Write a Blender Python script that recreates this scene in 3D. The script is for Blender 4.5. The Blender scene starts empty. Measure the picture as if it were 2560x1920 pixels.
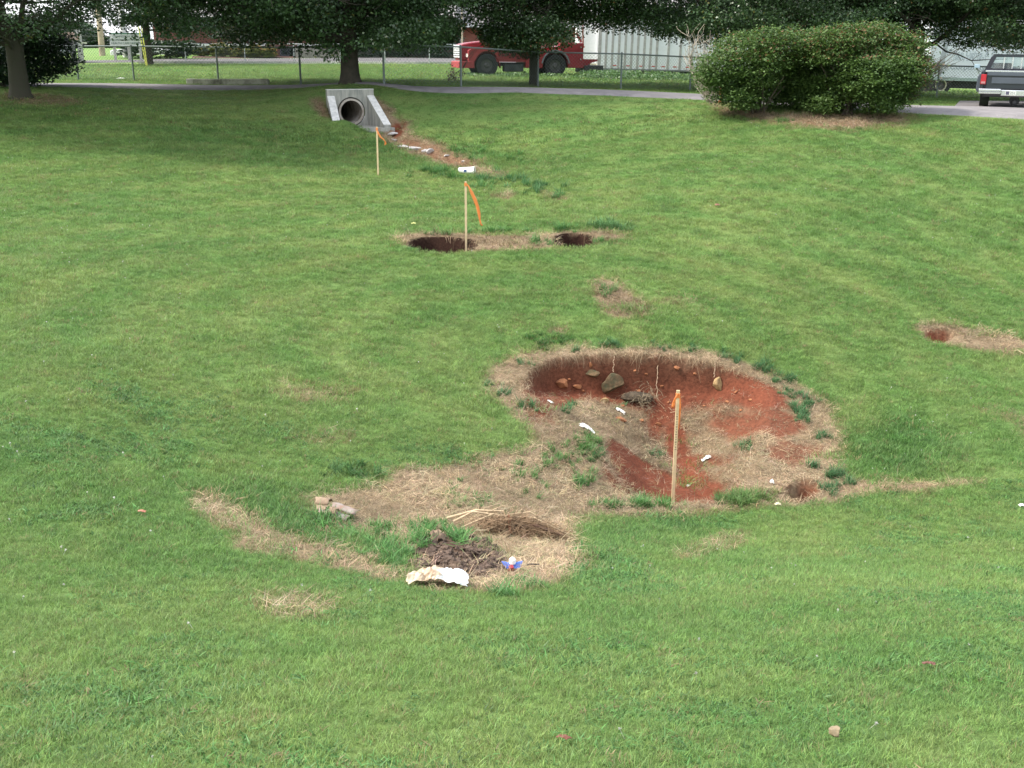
import bpy, math, random
import numpy as np
from math import radians as R, sin, cos, pi

random.seed(7)
rng = np.random.default_rng(7)
S = bpy.context.scene
COL = S.collection

# ------------------------------------------------------------------ camera, world, sun, exposure
CAM = np.array([0.0, 0.0, 6.0])
PITCH = R(17.18)
FPX = 1100.0
cam_d = bpy.data.cameras.new("camera")
cam_d.sensor_width = 36.0
cam_d.lens = 36.0 * FPX / 1024.0
cam_d.clip_start = 0.1
cam_d.clip_end = 6000.0
cam = bpy.data.objects.new("camera", cam_d)
cam.location = CAM
cam.rotation_euler = (pi / 2 - PITCH, 0, 0)
COL.objects.link(cam)
S.camera = cam

SUN_DIR = np.array([-0.62, -0.05, 0.78])
SUN_DIR /= np.linalg.norm(SUN_DIR)
sun_el = math.asin(SUN_DIR[2])
sun_az = math.atan2(SUN_DIR[0], SUN_DIR[1])
W = bpy.data.worlds.new("World")
S.world = W
W.use_nodes = True
wn = W.node_tree.nodes
wl = W.node_tree.links
bg = wn["Background"]
sky = wn.new("ShaderNodeTexSky")
sky.sky_type = 'NISHITA'
sky.sun_disc = False
sky.sun_elevation = sun_el
sky.sun_rotation = sun_az
sky.air_density = 1.2
sky.dust_density = 3.5
sky.ozone_density = 1.0
# summer haze: the blue of the clear sky is washed towards white all over the dome
hz = wn.new("ShaderNodeMixRGB")
hz.inputs[0].default_value = 0.45
hz.inputs[2].default_value = (13.0, 13.4, 14.2, 1)
wl.new(sky.outputs[0], hz.inputs[1])
wl.new(hz.outputs[0], bg.inputs[0])
bg.inputs[1].default_value = 0.15
sun_d = bpy.data.lights.new("sun", 'SUN')
sun_d.energy = 3.4
sun_d.angle = R(4.0)
sun_d.color = (1.0, 0.95, 0.86)
sun = bpy.data.objects.new("sun", sun_d)
from mathutils import Vector, Matrix, Euler
sun.rotation_euler = Vector(SUN_DIR).to_track_quat('Z', 'Y').to_euler()
COL.objects.link(sun)
S.view_settings.view_transform = 'Standard'
S.view_settings.look = 'None'
S.view_settings.exposure = 0.66
S.view_settings.gamma = 1.0
S.cycles.max_bounces = 6
S.cycles.diffuse_bounces = 3
S.cycles.glossy_bounces = 2
S.cycles.transmission_bounces = 4
S.cycles.caustics_reflective = False
S.cycles.caustics_refractive = False

# ------------------------------------------------------------------ helpers: tags, meshes, materials
def tag(o, label=None, cat=None, group=None, kind=None):
    if label: o["label"] = label
    if cat: o["category"] = cat
    if group: o["group"] = group
    if kind: o["kind"] = kind
    return o

def empty(name, loc, rz=0.0, rx=0.0, ry=0.0):
    o = bpy.data.objects.new(name, None)
    o.empty_display_size = 0.2
    o.location = loc
    o.rotation_euler = (rx, ry, rz)
    COL.objects.link(o)
    return o

class MB:
    """collects geometry and links it as one mesh object"""
    def __init__(s):
        s.v = []; s.f = []; s.sm = []
    def add(s, vs, fs, smooth=False):
        n = len(s.v)
        s.v.extend([tuple(map(float, p)) for p in vs])
        s.f.extend([tuple(i + n for i in f) for f in fs])
        s.sm.extend([smooth] * len(fs))
        return s
    def box(s, x0, x1, y0, y1, z0, z1):
        return s.add([(x0, y0, z0), (x1, y0, z0), (x1, y1, z0), (x0, y1, z0),
                      (x0, y0, z1), (x1, y0, z1), (x1, y1, z1), (x0, y1, z1)],
                     [(0, 3, 2, 1), (4, 5, 6, 7), (0, 1, 5, 4), (1, 2, 6, 5), (2, 3, 7, 6), (3, 0, 4, 7)])
    def prism(s, poly, y0, y1, smooth=False):
        """poly in x,z extruded along y"""
        n = len(poly)
        vs = [(p[0], y0, p[1]) for p in poly] + [(p[0], y1, p[1]) for p in poly]
        fs = [tuple(range(n)), tuple(range(2 * n - 1, n - 1, -1))]
        s.add(vs, fs)
        m = len(s.v) - 2 * n
        for i in range(n):
            j = (i + 1) % n
            s.f.append((m + i, m + n + i, m + n + j, m + j)); s.sm.append(smooth)
        return s
    def cyl(s, p0, p1, r0, r1=None, n=12, cap=True, smooth=True):
        r1 = r0 if r1 is None else r1
        p0 = Vector(p0); p1 = Vector(p1)
        d = (p1 - p0).normalized()
        a = d.orthogonal().normalized(); b = d.cross(a)
        vs = []
        for p, r in ((p0, r0), (p1, r1)):
            for i in range(n):
                t = 2 * pi * i / n
                vs.append(p + (a * cos(t) + b * sin(t)) * r)
        fs = [(i, (i + 1) % n, n + (i + 1) % n, n + i) for i in range(n)]
        s.add(vs, fs, smooth)
        if cap:
            m = len(s.v) - 2 * n
            s.f.append(tuple(m + i for i in range(n - 1, -1, -1))); s.sm.append(False)
            s.f.append(tuple(m + n + i for i in range(n))); s.sm.append(False)
        return s
    def tube(s, pts, rad, n=8):
        """swept tube through pts with radii"""
        pts = [Vector(p) for p in pts]
        if not hasattr(rad, '__len__'): rad = [rad] * len(pts)
        vs = []; prev = None
        for i, p in enumerate(pts):
            d = (pts[min(i + 1, len(pts) - 1)] - pts[max(i - 1, 0)]).normalized()
            if prev is None: a = d.orthogonal().normalized()
            else: a = (prev - d * prev.dot(d)).normalized()
            prev = a; b = d.cross(a)
            for k in range(n):
                t = 2 * pi * k / n
                vs.append(p + (a * cos(t) + b * sin(t)) * rad[i])
        fs = []
        for i in range(len(pts) - 1):
            for k in range(n):
                fs.append((i * n + k, i * n + (k + 1) % n, (i + 1) * n + (k + 1) % n, (i + 1) * n + k))
        fs.append(tuple(range(n - 1, -1, -1)))
        fs.append(tuple((len(pts) - 1) * n + k for k in range(n)))
        return s.add(vs, fs, True)
    def ring(s, c, axis, r0, r1, w, n=28):
        """annular cylinder (tyre, pipe rim) centred at c along axis"""
        c = Vector(c); d = Vector(axis).normalized()
        a = d.orthogonal().normalized(); b = d.cross(a)
        vs = []
        for r, h in ((r0, -w / 2), (r1, -w / 2), (r1, w / 2), (r0, w / 2)):
            for i in range(n):
                t = 2 * pi * i / n
                vs.append(c + (a * cos(t) + b * sin(t)) * r + d * h)
        fs = []
        for q in range(4):
            for i in range(n):
                j = (i + 1) % n; q2 = (q + 1) % 4
                fs.append((q * n + i, q * n + j, q2 * n + j, q2 * n + i))
        return s.add(vs, fs, True)
    def build(s, name, mat, parent=None, bevel=0.0, loc=None, auto=True):
        me = bpy.data.meshes.new(name)
        me.from_pydata(s.v, [], s.f)
        me.polygons.foreach_set("use_smooth", s.sm)
        me.materials.append(mat)
        me.update()
        o = bpy.data.objects.new(name, me)
        COL.objects.link(o)
        if parent is not None: o.parent = parent
        if loc is not None: o.location = loc
        if bevel > 0:
            m = o.modifiers.new("bevel", 'BEVEL'); m.width = bevel; m.segments = 2; m.limit_method = 'ANGLE'
            m.angle_limit = R(40)
        if any(s.sm):
            try: me.set_sharp_from_angle(angle=R(38))
            except Exception: pass
        return o

def np_mesh(name, verts, faces, mat, smooth=False, parent=None, link=True):
    """verts (N,3) array; faces (M,k) array of k-gons"""
    me = bpy.data.meshes.new(name)
    verts = np.asarray(verts, dtype=np.float32); faces = np.asarray(faces, dtype=np.int32)
    M, k = faces.shape
    me.vertices.add(len(verts)); me.vertices.foreach_set("co", verts.ravel())
    me.loops.add(M * k); me.loops.foreach_set("vertex_index", faces.ravel())
    me.polygons.add(M); me.polygons.foreach_set("loop_start", np.arange(0, M * k, k, dtype=np.int32))
    me.update(calc_edges=True)
    if smooth: me.polygons.foreach_set("use_smooth", np.ones(M, dtype=bool))
    if mat is not None: me.materials.append(mat)
    o = bpy.data.objects.new(name, me)
    if link: COL.objects.link(o)
    if parent is not None: o.parent = parent
    return o

def set_col(me, name, cols):
    a = me.attributes.new(name, 'FLOAT_COLOR', 'POINT')
    c = np.ones((len(me.vertices), 4), dtype=np.float32); c[:, :cols.shape[1]] = cols
    a.data.foreach_set("color", c.ravel())

def new_mat(name):
    m = bpy.data.materials.new(name); m.use_nodes = True
    return m, m.node_tree.nodes, m.node_tree.links, m.node_tree.nodes["Principled BSDF"]

def simple(name, col, rough=0.6, metal=0.0, noise=0.0, scale=8.0, bump=0.0, col2=None, spec=None, coat=0.0, stretch=None):
    m, n, l, b = new_mat(name)
    b.inputs["Base Color"].default_value = (*col, 1)
    b.inputs["Roughness"].default_value = rough
    b.inputs["Metallic"].default_value = metal
    if coat: b.inputs["Coat Weight"].default_value = coat
    if spec is not None: b.inputs["Specular IOR Level"].default_value = spec
    if noise > 0 or bump > 0 or col2 is not None:
        tc = n.new("ShaderNodeTexCoord"); nt = n.new("ShaderNodeTexNoise")
        nt.inputs["Scale"].default_value = scale; nt.inputs["Detail"].default_value = 6
        nt.inputs["Roughness"].default_value = 0.65
        if stretch:
            mp = n.new("ShaderNodeMapping"); mp.inputs["Scale"].default_value = stretch
            l.new(tc.outputs["Object"], mp.inputs[0]); l.new(mp.outputs[0], nt.inputs["Vector"])
        else: l.new(tc.outputs["Object"], nt.inputs["Vector"])
        cr = n.new("ShaderNodeValToRGB")
        c2 = col2 if col2 is not None else tuple(max(0, c * (1 - noise)) for c in col)
        cr.color_ramp.elements[0].color = (*c2, 1); cr.color_ramp.elements[0].position = 0.32
        cr.color_ramp.elements[1].color = (*tuple(min(1, c * (1 + noise * 0.5)) for c in col), 1)
        cr.color_ramp.elements[1].position = 0.62
        l.new(nt.outputs["Fac"], cr.inputs[0]); l.new(cr.outputs[0], b.inputs["Base Color"])
        if bump > 0:
            bp = n.new("ShaderNodeBump"); bp.inputs["Distance"].default_value = bump
            l.new(nt.outputs["Fac"], bp.inputs["Height"]); l.new(bp.outputs[0], b.inputs["Normal"])
    return m

# value noise ---------------------------------------------------------
def vnoise(x, y, s, seed=0):
    x = np.asarray(x) / s + seed * 17.13; y = np.asarray(y) / s - seed * 9.71
    xi = np.floor(x).astype(np.int64); yi = np.floor(y).astype(np.int64)
    fx = x - xi; fy = y - yi
    fx = fx * fx * (3 - 2 * fx); fy = fy * fy * (3 - 2 * fy)
    def h(a, b):
        n = (a * 374761393 + b * 668265263 + seed * 982451653) & 0x7fffffff
        n = ((n ^ (n >> 13)) * 1274126177) & 0x7fffffff
        return ((n ^ (n >> 16)) & 0xffff) / 65535.0
    return (h(xi, yi) * (1 - fx) + h(xi + 1, yi) * fx) * (1 - fy) + (h(xi, yi + 1) * (1 - fx) + h(xi + 1, yi + 1) * fx) * fy

def fbm(x, y, s, seed=0, o=4):
    t = 0; a = 1.0; w = 0
    for i in range(o):
        t = t + a * vnoise(x, y, s / 2 ** i, seed + i * 5); w += a; a *= 0.55
    return t / w - 0.5

def sstep(a, b, x):
    t = np.clip((x - a) / (b - a), 0, 1)
    return t * t * (3 - 2 * t)

# measuring: a point of the photograph (its 2212 px wide view) seen at forward distance Y
def ray(u, v):
    xc = (u / 2.16016 - 512) / FPX; yc = (384 - v / 2.16016) / FPX
    d = np.array([xc, cos(PITCH) + yc * sin(PITCH), -sin(PITCH) + yc * cos(PITCH)])
    return d / d[1]
def P(u, v, Y):
    return CAM + ray(u, v) * Y
# ------------------------------------------------------------------ terrain
class TPS:
    def __init__(s, pts, lam=0.02, sc=10.0):
        p = np.array(pts, float); s.x = p[:, 0] / sc; s.y = p[:, 1] / sc; s.sc = sc
        n = len(p); K = s.k(s.x[:, None] - s.x[None], s.y[:, None] - s.y[None]) + np.eye(n) * lam
        Pm = np.stack([np.ones(n), s.x, s.y], 1)
        A = np.zeros((n + 3, n + 3)); A[:n, :n] = K; A[:n, n:] = Pm; A[n:, :n] = Pm.T
        s.w = np.linalg.solve(A, np.concatenate([p[:, 2], [0, 0, 0]]))
    def k(s, dx, dy):
        r2 = dx * dx + dy * dy + 1e-12
        return r2 * np.log(r2) * 0.5
    def __call__(s, X, Y):
        sh = X.shape; X = X.ravel() / s.sc; Y = Y.ravel() / s.sc; out = np.empty(len(X))
        for i in range(0, len(X), 60000):
            a = slice(i, i + 60000)
            out[a] = s.k(X[a, None] - s.x[None], Y[a, None] - s.y[None]) @ s.w[:-3] + s.w[-3] + s.w[-2] * X[a] + s.w[-1] * Y[a]
        return out.reshape(sh)

cp = []
def C(u, v, Y): cp.append(tuple(P(u, v, Y)))
# the bank the photographer stands on
for X in (-6, -2, 2, 6, 11):
    cp.append((X, -1.5, 4.35)); cp.append((X, 0.3, 4.33))
    cp.append((X, 3.6, 3.33 + (0.12 if X < -4 else 0)))
for X in (-3.2, 0, 3.2, 5.0): cp.append((X, 5.2, 2.84))
# left column
C(0, 1300, 6.3); C(0, 1000, 9.0); C(0, 800, 11.8); C(0, 600, 16); C(0, 400, 23.5); C(0, 300, 27.5); C(45, 210, 32)
C(350, 1250, 6.9); C(330, 1000, 10.0); C(300, 800, 12.6); C(300, 600, 17); C(300, 400, 24.5); C(300, 290, 29)
C(640, 1240, 7.3); C(600, 960, 11.2); C(600, 700, 15.5); C(600, 500, 21); C(600, 350, 27.5); C(620, 250, 32.5); C(600, 200, 35.7)
# middle
C(1000, 1290, 6.9); C(1250, 1200, 8.6); C(1000, 1180, 8.9); C(1000, 1060, 10.9)
C(1106, 960, 12.6); C(1106, 740, 16); C(1106, 540, 20); C(1106, 400, 26); C(1106, 300, 31); C(1106, 235, 33.6); C(1106, 203, 35.0)
C(1453, 1104, 11.9); C(1300, 1112, 11.3); C(1640, 1090, 12.2); C(1453, 1250, 8.4); C(1750, 1250, 8.0)
C(1450, 700, 16.7); C(1450, 540, 20.2); C(1450, 400, 24.8); C(1450, 300, 29); C(1450, 225, 33)
C(1810, 1060, 12.7); C(1830, 900, 14.6); C(1700, 700, 17.2); C(1700, 500, 21.5); C(1700, 350, 26); C(1750, 275, 28.6); C(1850, 250, 30)
C(2212, 1300, 7.2); C(2212, 1050, 12.3); C(2212, 900, 14.6); C(2212, 740, 17.5); C(2212, 500, 22.5); C(2212, 350, 26); C(2212, 265, 29)
C(2500, 1100, 12.0); C(2700, 700, 19); C(2800, 350, 27)
C(-300, 700, 14); C(-500, 400, 23); C(-300, 1100, 8)
C(745, 204, 33.9); C(690, 232, 33.3); C(740, 292, 31.8); C(700, 300, 31.2); C(850, 250, 33.2); C(860, 300, 31.6)
# drive, fence line, lawn behind, car park
C(130, 181, 39.5); C(600, 184, 39); C(1106, 191, 38.6); C(1500, 205, 37.5); C(2000, 231, 35); C(2212, 232, 34)
C(-300, 178, 40); C(290, 175, 41.5); C(650, 181, 41); C(1340, 192, 41.5); C(1488, 196, 43); C(2025, 213, 44)
C(1210, 169, 54.5); C(1400, 174, 55); C(1650, 183, 58); C(2050, 207, 57); C(2300, 212, 57)
C(300, 139, 76); C(700, 139, 76); C(1000, 139, 76); C(100, 139, 76); C(300, 133, 80); C(700, 132, 81); C(250, 119.5, 86); C(340, 119.5, 86); C(450, 124, 86); C(160, 124, 86); C(700, 125, 88); C(900, 125, 89); C(1500, 152, 85); C(2100, 185, 85)
C(-400, 146, 75)
for X in (-45, -20, 0, 20): cp.append((X, 105, 5.15))
cp.append((45, 105, 4.2)); cp.append((45, 60, 3.3)); cp.append((-45, 60, 4.7)); cp.append((45, 30, 3.9)); cp.append((-30, 30, 4.6)); cp.append((-25, 10, 3.9)); cp.append((30, 8, 3.6))
base_tps = TPS(cp, 0.0008)

def axis(segs):
    out = []
    for a, b, st in segs:
        n = max(1, int(round((b - a) / st))); out += list(a + (b - a) * np.arange(n) / n)
    out.append(segs[-1][1]); return np.array(out)
gx = axis([(-3000, -300, 900), (-300, -60, 40), (-60, -24, 2.5), (-24, -9, .5), (-9, -4.2, .1), (-4.2, 5.6, .045), (5.6, 10, .09), (10, 25, .5), (25, 60, 2.5), (60, 300, 40), (300, 3000, 900)])
gy = axis([(-300, -10, 50), (-10, -1, 1.5), (-1, 3, .4), (3, 6.5, .1), (6.5, 17.2, .045), (17.2, 22.5, .06), (22.5, 29.5, .14), (29.5, 35.5, .07), (35.5, 45, .25), (45, 110, 1.25), (110, 400, 30), (400, 3400, 750)])
GX, GY = np.meshgrid(gx, gy)

class Surf:
    def __init__(s, Z): s.Z = Z
    def __call__(s, x, y):
        x = np.asarray(x, float); y = np.asarray(y, float)
        i = np.clip(np.searchsorted(gx, x) - 1, 0, len(gx) - 2); j = np.clip(np.searchsorted(gy, y) - 1, 0, len(gy) - 2)
        fx = (x - gx[i]) / (gx[i + 1] - gx[i]); fy = (y - gy[j]) / (gy[j + 1] - gy[j])
        Z = s.Z
        return (Z[j, i] * (1 - fx) + Z[j, i + 1] * fx) * (1 - fy) + (Z[j + 1, i] * (1 - fx) + Z[j + 1, i + 1] * fx) * fy
    def cast(s, u, v, ymin=2.5):
        """where the ray through picture point (u, v) meets this surface"""
        d = ray(u, v)
        t = np.concatenate([np.arange(ymin, 40, 0.02), np.arange(40, 140, 0.1)])
        pts = CAM[None] + d[None] * t[:, None]
        below = pts[:, 2] < s(pts[:, 0], pts[:, 1])
        k = int(np.argmax(below)) if below.any() else len(t) - 1
        p = pts[k]
        return np.array([p[0], p[1], float(s(p[0], p[1]))])

cxx = np.clip(GX, -44, 44); cyy = np.clip(GY, -2, 104)
B = base_tps(cxx, cyy)
far = sstep(50, 200, np.maximum(np.abs(GX), np.maximum(GY - 60, -GY + 40)))
B = B * (1 - far) + 5.0 * far
# small unevenness of a mown bank
B = B + fbm(GX, GY, 1.6, 3) * 0.05 * (1 - sstep(29, 33, GY)) + fbm(GX, GY, 0.35, 9, 2) * 0.018 * (1 - sstep(20, 34, GY))
base = Surf(B)

def world_poly(pts, surf): return np.array([surf.cast(u, v)[:2] for u, v in pts])
def smooth_poly(p, it=2):
    for _ in range(it):
        q = np.roll(p, -1, 0); p = np.stack([p * .75 + q * .25, p * .25 + q * .75], 1).reshape(-1, 2)
    return p
def sdf(poly, X, Y):
    """signed distance, positive inside"""
    X = np.asarray(X, float); Y = np.asarray(Y, float); sh = X.shape; x = X.ravel(); y = Y.ravel()
    d = np.full(len(x), -9.0)
    lo = poly.min(0) - 1.6; hi = poly.max(0) + 1.6
    m = (x > lo[0]) & (x < hi[0]) & (y > lo[1]) & (y < hi[1])
    px = x[m]; py = y[m]
    dd = np.full(len(px), 1e9); ins = np.zeros(len(px), bool)
    n = len(poly)
    for i in range(n):
        ax, ay = poly[i]; bx, by = poly[(i + 1) % n]
        ex, ey = bx - ax, by - ay
        t = np.clip(((px - ax) * ex + (py - ay) * ey) / (ex * ex + ey * ey + 1e-12), 0, 1)
        dd = np.minimum(dd, np.hypot(px - ax - t * ex, py - ay - t * ey))
        c = ((ay > py) != (by > py))
        xi = ex * (py - ay) / (ey + 1e-15) + ax
        ins ^= c & (px < xi)
    d[m] = np.where(ins, dd, -dd)
    return d.reshape(sh)

Z = B.copy()
# ---- the big sinkhole
pit_px = [(1128, 825), (1140, 798), (1180, 778), (1260, 768), (1330, 765), (1450, 767), (1540, 784), (1620, 808), (1690, 838), (1722, 872),
          (1745, 930), (1750, 990), (1725, 1045), (1640, 1082), (1550, 1096), (1453, 1101), (1380, 1096), (1300, 1072), (1225, 1030), (1160, 955), (1128, 880)]
pit = smooth_poly(world_poly(pit_px, base), 1)
fl = [(1200, 858, 15.1), (1330, 868, 15.5), (1450, 878, 15.45), (1560, 885, 15.2), (1650, 893, 14.7), (1705, 910, 14.0), (1150, 862, 14.3),
      (1250, 930, 13.6), (1360, 930, 14.7), (1440, 950, 15.0), (1560, 950, 14.7), (1640, 950, 13.8), (1720, 975, 13.4), (1200, 940, 13.2),
      (1300, 1010, 12.65), (1380, 1010, 13.8), (1450, 1030, 14.1), (1540, 1030, 13.8), (1620, 1040, 12.8), (1700, 1040, 12.5), (1240, 1000, 12.5),
      (1453, 1088, 13.1), (1350, 1080, 12.5), (1560, 1080, 12.9), (1640, 1075, 12.35)]
floor_t = TPS([tuple(P(*q)) for q in fl], 0.0002, 3.0)
sp = sdf(pit, GX, GY) + fbm(GX, GY, 0.5, 21, 3) * 0.16
m = sp > -0.3
# wall is steep at the back and on the left, slack at the front and on the right
ux = GX[m]; uy = GY[m]
cx, cy = pit.mean(0)
ang = np.arctan2(uy - cy, ux - cx)
steep = np.clip(np.cos(ang - R(112)) * 1.35 + 0.25, 0, 1)
wid = 0.75 * (1 - steep) + 0.13 * steep
t = sstep(0, 1, sp[m] / wid)
fz = floor_t(ux, uy) + fbm(ux, uy, 0.5, 5, 4) * 0.14 + fbm(ux, uy, 0.12, 15, 2) * 0.02
Z[m] = Z[m] * (1 - t) + np.minimum(fz, Z[m] + 0.02) * t
pit_s = sp
# ---- two small vertical holes by the second stake, shallow holes elsewhere
holes = []
def hole(px, depth, w, rag=0.1):
    poly = smooth_poly(world_poly(px, base), 1)
    s_ = sdf(poly, GX, GY) + fbm(GX, GY, 0.25, 31, 3) * rag
    global Z
    Z = Z - depth * sstep(0, w, s_)
    holes.append((poly, s_, depth))
    return poly
hole_a = hole([(882, 526), (900, 514), (960, 512), (1000, 516), (1034, 522), (1016, 543), (960, 548), (900, 542)], 1.7, 0.09, 0.06)
hole_b = hole([(1196, 514), (1220, 505), (1262, 506), (1286, 515), (1276, 532), (1232, 537), (1200, 532)], 1.7, 0.09, 0.05)
hole_c = hole([(1984, 722), (2000, 713), (2040, 710), (2066, 716), (2050, 735), (2022, 744)], 0.26, 0.08)
hole_d = hole([(1688, 1050), (1720, 1036), (1762, 1038), (1775, 1055), (1748, 1082), (1705, 1085)], 0.30, 0.1)
# ---- clods of dark earth in the near hollow
mud_px = [(874, 1208), (900, 1172), (945, 1152), (1010, 1164), (1075, 1184), (1098, 1225), (1040, 1250), (930, 1246)]
mud = smooth_poly(world_poly(mud_px, base), 1)
ms = sdf(mud, GX, GY)
mm = sstep(-0.03, 0.10, ms)
Z = Z + mm * (0.02 + np.abs(fbm(GX, GY, 0.22, 41, 3)) * 0.30 - np.maximum(fbm(GX, GY, 0.13, 44, 2), 0) * 0.28)
# ---- eroded gully under the culvert apron
gul_px = [(815, 284), (850, 250), (880, 262), (872, 286), (925, 308), (985, 328), (1030, 352), (1045, 366), (985, 360), (925, 340), (868, 318), (838, 300)]
gul = smooth_poly(world_poly(gul_px, base), 1)
gs = sdf(gul, GX, GY) + fbm(GX, GY, 0.9, 51, 3) * 0.35
Z = Z - 0.22 * sstep(-0.1, 0.45, gs) * (0.6 + 0.8 * vnoise(GX, GY, 0.3, 55))
# ---- the bank is cut away inside the culvert headwall
HW_O = np.array([P(762, 275, 33.7)[0], 33.55, P(768, 272, 33.55)[2]]); HW_A = R(22)
dx_ = GX - HW_O[0]; dy_ = GY - HW_O[1]
lx_ = dx_ * cos(HW_A) + dy_ * sin(HW_A); ly_ = -dx_ * sin(HW_A) + dy_ * cos(HW_A)
Z = Z + 0.30 * np.exp(-((lx_ + 0.75) ** 2 + (ly_ + 1.45) ** 2) / 0.32)
ins_ = np.minimum(0.64 + np.clip(-ly_, 0, 2) * 0.10 - np.abs(lx_), np.minimum(ly_ + 0.95 + 0.75 * sstep(-0.5, 0.25, lx_), 0.12 - ly_))
Z = np.where(ins_ > -0.1, Z * (1 - sstep(-0.06, 0.04, ins_)) + np.minimum(Z, HW_O[2] - 0.12) * sstep(-0.06, 0.04, ins_), Z)
# earth stands a little below the wing walls outside
wingz = HW_O[2] + 1.12 - 0.17 + (ly_ / 1.25) * 0.9
ow = (np.abs(lx_) > 0.66) & (np.abs(lx_) < 1.25) & (ly_ < 0.1) & (ly_ > -1.3)
Z = np.where(ow, np.minimum(Z, np.maximum(wingz - 0.10, HW_O[2] - 0.1)), Z)
gnd = Surf(Z)

# ------------------------------------------------------------------ ground cover masks
def masks(x, y, h=0.0):
    """returns dry, red, dark weights (0..1) at world points"""
    n1 = fbm(x, y, 0.7, 61, 4); n2 = fbm(x, y, 0.2, 67, 3)
    w = n1 * 0.5 + n2 * 0.25
    def soft(poly, amt=1.0, e=0.10, k=1.0):
        s_ = sdf(poly, x, y) + w * k
        return sstep(-e, e, s_) * amt
    dry = np.zeros_like(x)
    for poly, amt, e, k in DRY: dry = np.maximum(dry, soft(poly, amt, e, k))
    red = np.zeros_like(x)
    for poly, amt, e, k in RED: red = np.maximum(red, soft(poly, amt, e, k))
    return dry, red, w
def poly_of(px, surf): return smooth_poly(world_poly(px, surf), 1)
DRY = []
def D(px, amt=1.0, e=0.12, k=0.6, surf=None): DRY.append((poly_of(px, surf or base), amt, e, k))
D([(1040, 822), (1075, 785), (1130, 762), (1200, 750), (1330, 746), (1500, 752), (1610, 782), (1720, 825), (1790, 872), (1812, 930), (1803, 1000),
   (1850, 1040), (1990, 1042), (2120, 1036), (2120, 1046), (1990, 1058), (1870, 1068), (1780, 1086), (1640, 1096), (1500, 1112), (1380, 1108), (1260, 1112), (1236, 1150),
   (1258, 1200), (1240, 1238), (1180, 1268), (1090, 1278), (985, 1280), (880, 1262), (905, 1230), (880, 1200), (830, 1175), (745, 1150), (690, 1120), (650, 1080), (700, 1066), (770, 1062), (830, 1040),
   (852, 1008), (940, 1012), (1060, 978), (1165, 968), (1160, 930), (1100, 890)], k=0.45)
D([(430, 1072), (470, 1082), (560, 1122), (650, 1162), (760, 1190), (850, 1228), (900, 1262), (850, 1262), (760, 1245), (640, 1200), (520, 1162), (445, 1120)], 0.9, k=1.1)
D([(545, 1312), (580, 1290), (650, 1292), (708, 1318), (660, 1334), (585, 1330)], 0.85, 0.2, 0.8)
D([(1450, 1208), (1520, 1175), (1600, 1148), (1620, 1152), (1560, 1185), (1480, 1212)], 0.7, 0.15, 0.6)
D([(1278, 600), (1335, 606), (1362, 636), (1402, 660), (1410, 688), (1326, 688), (1292, 655)], 1.0, 0.1, 0.35)
D([(1180, 712), (1215, 710), (1215, 720), (1190, 722)], 0.9, 0.06, 0.2)
D([(842, 514), (880, 504), (960, 503), (1080, 512), (1200, 506), (1230, 498), (1340, 504), (1356, 512), (1290, 528), (1180, 536), (1060, 542), (960, 549), (888, 540)], 1.0, 0.1, 0.5)
D([(1966, 714), (2000, 702), (2100, 706), (2230, 735), (2230, 765), (2130, 762), (2050, 748)], 1.0, 0.1, 0.4)
D([(1068, 424), (1090, 416), (1118, 420), (1105, 430), (1085, 432)], 1.0, 0.1, 0.3)
D([(1165, 412), (1215, 424), (1225, 436), (1180, 428)], 0.7, 0.15, 0.5)
D([(662, 214), (700, 208), (716, 268), (690, 252)], 1.0, 0.15, 0.6)
D([(800, 206), (840, 232), (880, 256), (885, 285), (925, 306), (1000, 332), (1060, 362), (1100, 392), (1000, 368), (925, 345), (850, 316), (820, 292), (830, 270)], 1.0, 0.15, 0.8)
D([(1530, 222), (1600, 240), (1750, 252), (1960, 246), (1980, 256), (1900, 280), (1760, 282), (1650, 266), (1555, 246)], 1.0, 0.3, 1.0)
D([(0, 204), (90, 204), (180, 222), (100, 230), (0, 226)], 0.6, 0.4, 1.2)
D([(600, 840), (720, 830), (770, 850), (700, 862), (620, 858)], 0.35, 0.3, 1.0)
D([(650, 945), (720, 935), (740, 950), (680, 962)], 0.5, 0.3, 1.0)
D([(1420, 648), (1490, 646), (1490, 656), (1430, 656)], 0.5, 0.2, 0.7)
D([(2150, 880), (2230, 900), (2230, 950), (2180, 910)], 0.4, 0.3, 0.9)
RED = []
def Q(px, amt=1.0, e=0.08, k=0.4, surf=None): RED.append((poly_of(px, surf or gnd), amt, e, k))
Q([(1130, 830), (1150, 800), (1200, 782), (1300, 775), (1450, 775), (1600, 812), (1700, 850), (1712, 890), (1650, 895), (1600, 880), (1540, 870), (1480, 880), (1460, 915),
   (1425, 935), (1395, 925), (1400, 890), (1330, 872), (1260, 862), (1230, 880), (1190, 885), (1150, 862)], 1.0, 0.08, 0.3)
Q([(1298, 932), (1350, 962), (1400, 1002), (1465, 1030), (1560, 1040), (1590, 1075), (1510, 1092), (1430, 1090), (1375, 1068), (1318, 1012)], 1.0, 0.06, 0.25)
Q([(1465, 1000), (1520, 1010), (1572, 1050), (1590, 1082), (1470, 1090)], 1.0, 0.06, 0.3)
Q([(1425, 895), (1480, 905), (1500, 975), (1530, 1010), (1480, 1035), (1440, 990)], 1.0, 0.08, 0.35)
Q([(1480, 975), (1550, 978), (1575, 1000), (1520, 1006)], 0.9, 0.08, 0.3)
Q([(1500, 895), (1600, 885), (1715, 895), (1735, 935), (1660, 945), (1560, 955)], 0.9, 0.1, 0.6)
Q([(1650, 960), (1740, 960), (1760, 990), (1680, 1000)], 0.8, 0.12, 1.0)
Q([(1380, 900), (1450, 900), (1445, 930), (1400, 960)], 0.9, 0.1, 0.4)
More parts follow.
